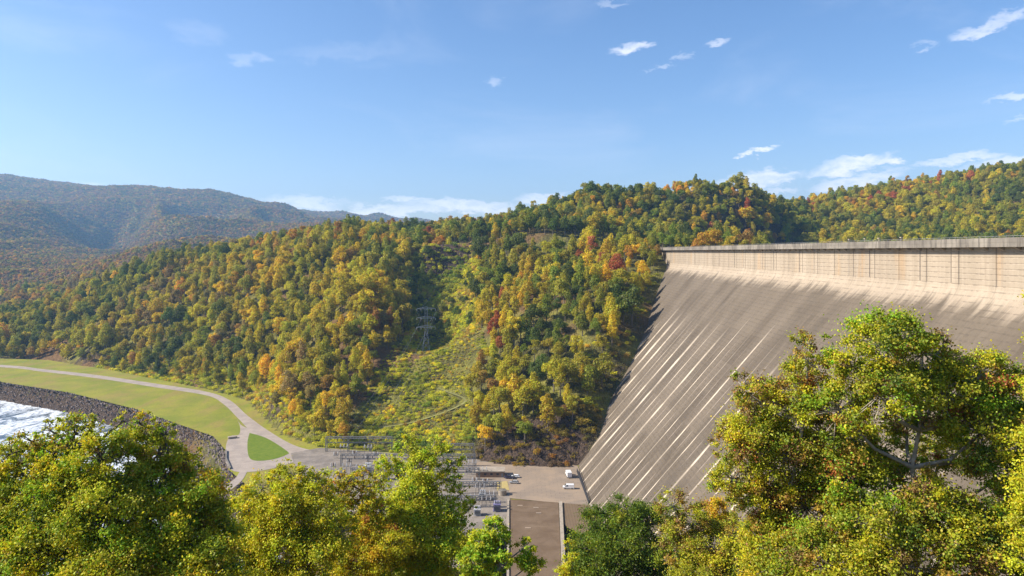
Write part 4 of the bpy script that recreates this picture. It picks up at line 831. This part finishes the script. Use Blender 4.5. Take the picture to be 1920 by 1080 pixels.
# keep only what a ray from near the camera could meet
m_ = (zf / pf[:, 1] > -.16); pf = pf[m_]; zf = zf[m_]; nf = len(pf); print('far trees', nf)
g1 = vnoise(pf[:, 0], pf[:, 1], 70, 21) * .6 + vnoise(pf[:, 0], pf[:, 1], 260, 22) * .4; u = np.clip((g1 * .5 + rng.random(nf) * .5 - .5) * 1.5 + .5, 0, .9999)
cs_ = np.cumsum(Z_far); ci_ = np.minimum(np.searchsorted(cs_, u), len(PN) - 1); tf = np.array([PAL[a] for a in PN])[ci_] * np.array([1.3, 1.1, 1.05]) * rng.uniform(.8, 1.2, (nf, 1)); sf = (pf[:, 2] * rng.uniform(.7, 1.15, nf))[:, None] * np.c_[rng.uniform(.9, 1.3, nf), rng.uniform(.9, 1.3, nf), rng.uniform(.7, .95, nf) / np.sqrt(pf[:, 2])]
scatter('far_forest', np.c_[pf[:, :2], zf - 2], sf, np.c_[np.zeros((nf, 2)), rng.uniform(0, 6.28, nf)], tf, rng.integers(0, 5, nf), protos_far, 'hazy autumn forest on the far valley side and the blue mountains', 'forest')
# undergrowth in the clearing, the ravine, the near bank and along the forest edge
X, Y = jit(-420, 330, -20, 760, 2.3); m_ = (Y > 330) | (rng.random(len(X)) < .72); X, Y = X[m_], Y[m_]; Zt = height(X, Y); px, py = proj(np.stack([X, Y, Zt], -1)); fl_ = inpoly(X, Y, floor_poly) | inpoly(X, Y, river_poly); fd = dpoly(X, Y, floor_poly)
dam_c = (X > Xc(Y) - .855 * np.clip(-9 - Zt, 0, 200) - 3) & (Y < 612)
inc = inpoly(px, py, clearing) & (Y < 620) & (Y > 380); rv = (px > 760) & (px < 900) & (py > 462) & (py < 660) & (Y < 735) & (Y > 500)
nb = (Y < 300) & (Y > 6) & ~((px > 925) & (px < 1120) & (Y > 90)) & (np.hypot(X, Y) > 9); tc_ = np.zeros(len(X), bool)
for c_ in contact[1:-1]: tc_ |= (np.hypot(X - c_[0] + 10, (Y - c_[1]) * .8) < 16)
edge = (fd < 30) & (Y > 360) & ~((px > 895) & (px < 1090) & (rng.random(len(X)) < .5))
patch = vnoise(X, Y, 9, 31) * .6 + vnoise(X, Y, 28, 32) * .4
track = [Q(640, 790, 435), Q(700, 786, 432), Q(790, 777, 432), Q(862, 762, 438), Q(868, 745, 447), Q(820, 712, 470)]; track2 = [Q(735, 652, 512), Q(800, 632, 520), Q(900, 622, 520)]
ont = (dpoly(X, Y, track, False) < 2.6) | (dpoly(X, Y, track2, False) < 2.0)
m_ = ~fl_ & ~dam_c & ~ont & ((inc & (patch > .20)) | rv | nb | (tc_ & (rng.random(len(X)) < .3)) | edge)
Xb, Yb, Zb = X[m_], Y[m_], Zt[m_]; nbq = len(Xb); print('bushes', nbq)
pt = patch[m_]; big = vnoise(Xb, Yb, 16, 33)
sb = rng.uniform(.3, 1.0, nbq) ** 1.2 * 1.15 * np.where(inc[m_], .6 + 1.5 * np.clip(pt - .35, 0, 1), np.where(rv[m_], 1.7, 1.2)); sb = np.clip(sb * 1.15, .3, 2.2)
pb_ = mixof({'dark green': .6, 'green': 1.6, 'olive green': 4.5, 'yellow green': 3, 'golden yellow': .5, 'orange': .25, 'rust brown': 1.6, 'grey brown': 1.6}); u = np.clip((big * .6 + rng.random(nbq) * .4 - .5) * 1.5 + .5, 0, .9999)
tb = np.array([1.7, 1.75, 1.0]) * np.array([PAL[a] for a in PN])[np.minimum(np.searchsorted(np.cumsum(pb_), u), 8)] * rng.uniform(.8, 1.2, (nbq, 1))
cutb = (proj(np.c_[Xb, Yb, Zb])[0] > 895) & (Yb < 400); tb[cutb] *= np.array([.5, .38, .7])
scatter('undergrowth', np.c_[Xb, Yb, Zb - .15], np.c_[sb, sb, sb * rng.uniform(.7, 1.2, nbq)], np.c_[np.zeros((nbq, 2)), rng.uniform(0, 6.28, nbq)], tb, rng.integers(0, 5, nbq), protos_bush, 'tangled low shrubs over the clearing, ravine and banks', 'undergrowth')
M_dirt = simple('dirt track', (.22, .21, .07), (.17, .17, .05), .4, .95)
def road_on(name, line, w_, m_, up=.35):
    l = smooth_line(line, 10); l = drape(l, up); d = np.gradient(l[:, :2], axis=0); d /= np.linalg.norm(d, axis=1, keepdims=True); nn = np.c_[-d[:, 1], d[:, 0], np.zeros(len(l))] * w_ / 2; a = drape(l - nn, up); b_ = drape(l + nn, up); zc = np.maximum(a[:, 2], b_[:, 2]); a[:, 2] = zc; b_[:, 2] = zc; n = len(l)
    tag(link(name, mesh(name, np.r_[a, b_], np.array([[i, i + 1, n + i + 1, n + i] for i in range(n - 1)]), [m_])), kind='structure')
road_on('dirt_track', track, 2.2, M_dirt, .1); road_on('dirt_track', track2, 1.8, M_dirt, .1)
road_on('crest_road', [Q(812, 456, 716), Q(855, 456.5, 716), Q(905, 457, 712), Q(1000, 458, 690), Q(1060, 459, 672), Q(1120, 463, 648), Q(1180, 465, 632), Q(1238, 466, 606)], 11, simple('verge grass', (.20, .20, .045), (.14, .16, .03), .3, .95), .3)
# rocks of the river bank
rk_c = bpy.data.collections.new('rock kinds'); M_rock = simple('bank rock', (.27, .215, .185), (.14, .11, .10), .6, .9)
for i in range(4):
    bm_v = sph(26) * rng.uniform(.7, 1.1, (26, 1)) * np.array([1, .8, .6]); import bmesh
    bm = bmesh.new(); [bm.verts.new(v) for v in bm_v]; bmesh.ops.convex_hull(bm, input=bm.verts); me = bpy.data.meshes.new('rock_kind'); bm.to_mesh(me); bm.free(); me.materials.append(M_rock); rk_c.objects.link(bpy.data.objects.new('rock_kind_%d' % i, me))
X, Y = jit(-620, -60, 330, 680, 1.5); dr = dpoly(X, Y, riv_top, False); m_ = inpoly(X, Y, river_poly) & (dr < 27) & (proj(np.stack([X, Y, Y * 0 - 120], -1))[0] > -120); X, Y = X[m_], Y[m_]; Zt = height(X, Y); nr = len(X); print('rocks', nr)
scatter('riprap', np.c_[X, Y, Zt + .15], np.repeat(rng.uniform(.5, 1.15, (nr, 1)), 3, 1), rng.uniform(0, 6.28, (nr, 3)), None, rng.integers(0, 4, nr), rk_c, 'grey brown boulders heaped along the river bank', 'rocks')

# ------------------------------------------------------------------ foreground trees
def fg_tree(name, label, base, lobes, leafsize, nleaf, cols, bark, trunk_r=.22, cat='tree', needle=False, fork=None, sub=26, seed=1, dens=None):
    """base: foot of the trunk; lobes: (photo x, photo y, distance, radius in photo px)"""
    global rng
    nleaf = int(nleaf * 3.2); leafsize *= .78; sub = int(sub * 1.7)
    rng = np.random.default_rng(seed)
    L = np.array([[*Q(a, b_, Yd), r_ * Yd / F] for a, b_, Yd, r_ in lobes]); base = np.array(base, float)
    root = empty(name, tuple(base), label=label, cat=cat)
    Vs, Fs, k = [], [], 0
    def tb(p, r_, n=7):
        nonlocal k
        V, Fq = tube(np.array(p) - base, r_, n); Vs.append(V); Fs.append(Fq + k); k += len(V)
    ctr = (L[:, :3] * L[:, 3:]).sum(0) / L[:, 3].sum(); low = L[:, 2].min() - L[:, 3].max() * .6
    fk = np.array([base[0] * .35 + ctr[0] * .65, base[1] * .35 + ctr[1] * .65, max(low, base[2] + 1.0)]) if fork is None else np.array(fork)
    topp = L[int(np.argmax(L[:, 2] - .5 * np.abs(L[:, 0] - ctr[0]))), :3]
    tb([base - [0, 0, .6], base * .6 + fk * .4 + rng.normal(size=3) * .1, fk], [trunk_r * 1.25, trunk_r, trunk_r * .85], 10)
    s = np.linspace(0, 1, 7)[:, None]; lead = fk * (1 - s) + topp * s + np.c_[rng.normal(size=(7, 2)) * .12, np.zeros(7)] * np.sin(s * 3.14); tb(lead, trunk_r * (.85 - .72 * s[:, 0]), 8)
    CL, CR = [], []
    for (lx, ly, lz, lr) in L:
        c_ = np.array([lx, ly, lz]); d0 = np.linalg.norm(lead - c_, axis=1) + np.maximum(lead[:, 2] - c_[2] + lr * .8, 0) * 2; st = lead[int(np.argmin(d0))]
        if c_[2] < fk[2]: st = fk
        mid = st * .5 + c_ * .5 + [0, 0, -.12 * np.linalg.norm(c_ - st)] + rng.normal(size=3) * .12; dist = np.linalg.norm(c_ - st); r0 = min(trunk_r * .55, .03 + .028 * dist + lr * .03)
        tb([st, st * .6 + mid * .4, mid, c_], [r0, r0 * .85, r0 * .7, r0 * .4], 6)
        ns = max(6, int(sub * (lr / L[:, 3].mean()) ** 2)); dd = sph(ns); dd[:, 2] = np.abs(dd[:, 2]) * np.where(rng.random(ns) < .68, 1, -1); q = c_ + dd * lr * (rng.uniform(.25, 1.0, ns) ** .5)[:, None] * np.array([1, 1, .92])
        for p_ in q:
            a = c_ * .55 + p_ * .45 + rng.normal(size=3) * lr * .07; tb([c_, a, p_], [r0 * .34, r0 * .2, .012], 4)
            CL.append(p_); CR.append(lr * rng.uniform(.16, .40))
    CL = np.array(CL); CR = np.array(CR); wt = CR ** 2; wt /= wt.sum(); ix = rng.choice(len(CL), nleaf, p=wt); dd = sph(nleaf); rr_ = CR[ix] * np.abs(rng.normal(size=nleaf)) * .62
    cen = CL[ix] + dd * rr_[:, None] * np.array([1, 1, .78]) - base; nn = dd * .45 + rng.normal(size=dd.shape) * .6 + np.array([-.4, -.1, .4]); nn /= np.linalg.norm(nn, axis=1, keepdims=True)
    V, Fq = leaves(cen, nn, rng.uniform(.6, 1.3, nleaf) * leafsize, .16 if needle else .62, .3)
    # leaf colour follows the branch it hangs on, with single stray leaves
    cl = rng.choice(len(cols), len(CL), p=np.array([c_[1] for c_ in cols]) / sum(c_[1] for c_ in cols)); lc = cl[ix].copy(); st = rng.random(nleaf) < .16; lc[st] = rng.choice(len(cols), st.sum(), p=np.array([c_[1] for c_ in cols]) / sum(c_[1] for c_ in cols))
    tr_ = mesh('trunk', np.concatenate(Vs), np.concatenate(Fs), [bark], smooth=True); link('trunk', tr_, root)
    me = mesh('crown', V, Fq, [leafmat(c_[0]) for c_ in cols], mi=lc, var=rng.random(nleaf) * .75 + (np.sin(ix * 7.7) * .5 + .5) * .25); link('crown', me, root); return root
_lm = {}
def leafmat(nm):
    if nm not in _lm: _lm[nm] = foliage('leaves ' + nm, {**{k: tuple(v * q for v, q in zip(c, (1.52, 1.58, .85))) for k, c in PAL.items()}, 'bright green': (.30, .46, .025), 'lime': (.58, .62, .03), 'deep red': (.26, .03, .025), 'pine green': (.13, .20, .022), 'brown': (.26, .17, .06)}[nm], .42)
    return _lm[nm]
def foot(px_, Yd, up=0):
    x = (px_ - HX) / F * Yd; return (x, Yd, float(height(np.array([x]), np.array([Yd]))[0]) + up)
GR = [('green', 1.6), ('olive green', 3), ('yellow green', 3.4), ('bright green', 1.6), ('lime', .8), ('dark green', .5)]
oak = fg_tree('oak_tree', 'large green oak with pale bare limbs showing, tallest crown at the right foreground', foot(1700, 33), [(1665, 655, 32, 78), (1600, 690, 32, 62), (1730, 665, 32, 55), (1760, 735, 32, 80), (1650, 740, 31, 75), (1830, 715, 32, 68), (1890, 735, 32, 60), (1570, 770, 32, 66), (1840, 810, 32, 88), (1740, 960, 31, 80), (1900, 880, 32, 80), (1630, 985, 31, 85), (1820, 1010, 31, 95), (1580, 900, 33, 80), (1700, 1060, 30, 90), (1900, 1020, 31, 80), (1560, 1060, 31, 90), (1650, 850, 35, 50), (1770, 850, 35, 60), (1700, 790, 34, 50), (1600, 840, 34, 55), (1690, 900, 34, 55), (1920, 800, 33, 55)],
              .155, 95000, [('green', 2.2), ('olive green', 4), ('yellow green', 2.4), ('bright green', 1.2), ('dark green', .6), ('rust brown', .9), ('brown', .6), ('red', .15)], M_bark2, .21, sub=26, seed=11)
fg_tree('oak_tree', 'browning oak with russet patches leaning left in front of the dam face', foot(1480, 35), [(1518, 645, 33, 34), (1512, 680, 33, 40), (1500, 725, 34, 56), (1445, 760, 34, 58), (1400, 735, 34, 42), (1405, 820, 34, 62), (1375, 900, 34, 52), (1470, 850, 34, 75), (1545, 820, 35, 60), (1430, 940, 34, 62), (1510, 950, 34, 75), (1455, 1040, 33, 80), (1370, 830, 34, 40)],
        .145, 52000, [('olive green', 3.4), ('yellow green', 2), ('rust brown', 1.5), ('brown', 1.3), ('green', 1.5), ('golden yellow', .8), ('red', .2)], M_bark2, .2, sub=24, seed=12)
fg_tree('hickory_tree', 'yellow leaved tree reaching in at the right edge of the view', foot(1985, 24), [(1965, 640, 24, 45), (1985, 720, 24, 60), (1975, 830, 24, 60), (1985, 930, 24, 75), (1965, 1030, 24, 75), (1945, 560, 24, 26)], .13, 16000, [('lime', 1), ('olive green', 2), ('yellow green', 3)], M_bark, .15, sub=18, seed=13)
fg_tree('pine_tree', 'dense dark green round topped pine below the foot of the dam', foot(1175, 75), [(1175, 965, 70, 42), (1130, 990, 70, 45), (1215, 985, 70, 45), (1090, 1030, 70, 40), (1170, 1030, 68, 62), (1245, 1040, 70, 45), (1120, 1080, 68, 60), (1210, 1090, 68, 60)], .34, 30000, [('pine green', 5), ('green', 2), ('dark green', 1.2), ('olive green', .8)], M_bark, .3, needle=True, sub=34, seed=14)
fg_tree('maple_tree', 'olive brown tree between the pine and the browning oak', foot(1290, 58), [(1262, 950, 56, 36), (1300, 985, 56, 45), (1270, 1035, 56, 50), (1340, 1030, 55, 55), (1320, 1090, 54, 60), (1380, 1000, 56, 42), (1400, 1070, 54, 60)], .19, 30000, [('olive green', 3), ('rust brown', 1.6), ('brown', 1.2), ('yellow green', 1.6), ('green', 1)], M_bark2, .16, sub=24, seed=15)
fg_tree('sassafras_shrub', 'bright orange small tree showing between the oaks and the dam face', foot(1345, 66), [(1345, 955, 64, 24), (1365, 980, 64, 24), (1330, 985, 64, 22)], .2, 5000, [('orange', 4), ('golden yellow', 1.5), ('red', .5)], M_bark, .1, sub=16, seed=16)
fg_tree('oak_tree', 'broad dark green oak filling the lower left corner with ragged top twigs', foot(110, 33), [(140, 815, 33, 40), (170, 800, 33, 28), (100, 860, 33, 52), (30, 880, 33, 55), (190, 870, 32, 62), (120, 930, 32, 80), (20, 970, 32, 75), (200, 970, 31, 80), (90, 1040, 31, 90), (-40, 930, 33, 70), (220, 1060, 30, 90), (-20, 1060, 31, 80), (60, 828, 33, 32), (95, 808, 33, 28), (20, 850, 33, 34), (130, 792, 33, 24), (180, 786, 33, 22), (230, 790, 33, 22)],
        .15, 62000, GR + [('rust brown', .35), ('golden yellow', .5)], M_bark, .26, sub=26, seed=21)
fg_tree('oak_tree', 'green and rust tinged oak right of the corner oak at lower left', foot(320, 34), [(262, 796, 34, 30), (310, 815, 34, 28), (240, 840, 34, 46), (300, 850, 34, 48), (345, 870, 34, 40), (290, 920, 33, 68), (370, 930, 33, 55), (400, 900, 34, 26), (330, 1000, 32, 80), (400, 1010, 33, 55), (260, 1060, 31, 80), (380, 1080, 31, 80)],
        .15, 50000, GR + [('rust brown', .8), ('orange', .35), ('golden yellow', 1.0)], M_bark, .22, sub=26, seed=22)
fg_tree('poplar_tree', 'golden green tree in the bottom row left of the light green tree', foot(530, 46), [(545, 890, 45, 32), (490, 915, 45, 34), (590, 915, 45, 34), (540, 950, 44, 55), (460, 965, 44, 45), (610, 970, 44, 45), (520, 1020, 43, 65), (600, 1040, 43, 60), (450, 1040, 43, 60), (640, 1000, 44, 35), (470, 1090, 42, 55), (560, 1095, 42, 55), (520, 900, 45, 26), (575, 880, 45, 22), (440, 930, 45, 26), (600, 905, 45, 30)],
        .16, 44000, [('olive green', 1.8), ('yellow green', 3.4), ('lime', 2.6), ('golden yellow', 1.8), ('green', .7)], M_bark2, .16, sub=26, seed=23)
fg_tree('maple_tree', 'reddish orange tinged tree just left of the light green tree', foot(680, 52), [(655, 925, 51, 28), (690, 950, 51, 32), (640, 960, 51, 30), (670, 1000, 50, 45), (720, 1030, 49, 50), (660, 1060, 49, 50), (625, 915, 51, 24), (655, 905, 51, 24), (695, 915, 51, 24), (715, 960, 51, 26), (640, 895, 51, 20), (680, 892, 51, 20), (600, 930, 51, 30)],
        .17, 20000, [('orange', 1.6), ('golden yellow', 2), ('yellow green', 3), ('olive green', 1.5), ('red', .35)], M_bark, .14, sub=24, seed=24)
fg_tree('poplar_tree', 'tall light green tree in front of the switchyard with grey stems showing', foot(795, 56), [(765, 845, 56, 26), (820, 850, 56, 26), (790, 880, 55, 40), (745, 890, 56, 28), (840, 900, 55, 28), (780, 940, 54, 50), (840, 960, 54, 36), (730, 960, 54, 36), (790, 1010, 53, 60), (850, 1040, 52, 45), (730, 1050, 52, 50), (800, 1080, 52, 55), (715, 925, 56, 24), (865, 925, 55, 20), (760, 985, 53, 45), (860, 1000, 54, 34), (700, 1000, 53, 36), (722, 872, 56, 26), (850, 868, 56, 24), (880, 955, 55, 22), (770, 830, 56, 20), (815, 832, 56, 18), (705, 905, 56, 22)],
        .19, 52000, [('lime', 3), ('yellow green', 3), ('bright green', 1.4), ('olive green', 1.2), ('golden yellow', .5)], M_bark2, .2, sub=22, seed=25)
fg_tree('ash_sapling', 'bright green young tree with a pale trunk at the corner of the powerhouse roof', foot(935, 38), [(925, 990, 38, 22), (905, 1020, 38, 30), (950, 1010, 38, 20), (985, 1025, 38, 18), (890, 1060, 37, 32), (940, 1062, 37, 28), (990, 1062, 38, 26)],
        .16, 11000, [('bright green', 3), ('lime', 2), ('yellow green', 1.6), ('green', 1)], M_bark2, .12, sub=16, seed=26)
fg_tree('ash_sapling', 'small yellowish sapling against the pale roof kerb, left of the pine', foot(1075, 60), [(1065, 1020, 62, 10), (1070, 1050, 62, 16), (1058, 1075, 62, 18)], .17, 2200, [('lime', 2), ('golden yellow', 1), ('yellow green', 2)], M_bark, .07, sub=12, seed=27)

# ------------------------------------------------------------------ haze
hz = MB(); hz.box(-8500, 8500, -2500, 8900, -262, 760)
hm = bpy.data.materials.new('haze'); hm.use_nodes = True; t = NT(hm.node_tree); t.n.clear()
pv = t.node('ShaderNodeVolumePrincipled'); pv.inputs['Color'].default_value = (.34, .62, 1.0, 1); pv.inputs['Density'].default_value = 9e-5; pv.inputs['Anisotropy'].default_value = .2
ou = t.node('ShaderNodeOutputMaterial'); t.l.new(pv.outputs[0], ou.inputs['Volume'])
ho = hz.build('haze', hm); tag(ho, 'thin blue autumn haze filling the valley air', 'haze', kind='stuff')
S.cycles.volume_bounces = 0; S.cycles.max_bounces = 6; S.cycles.transparent_max_bounces = 8
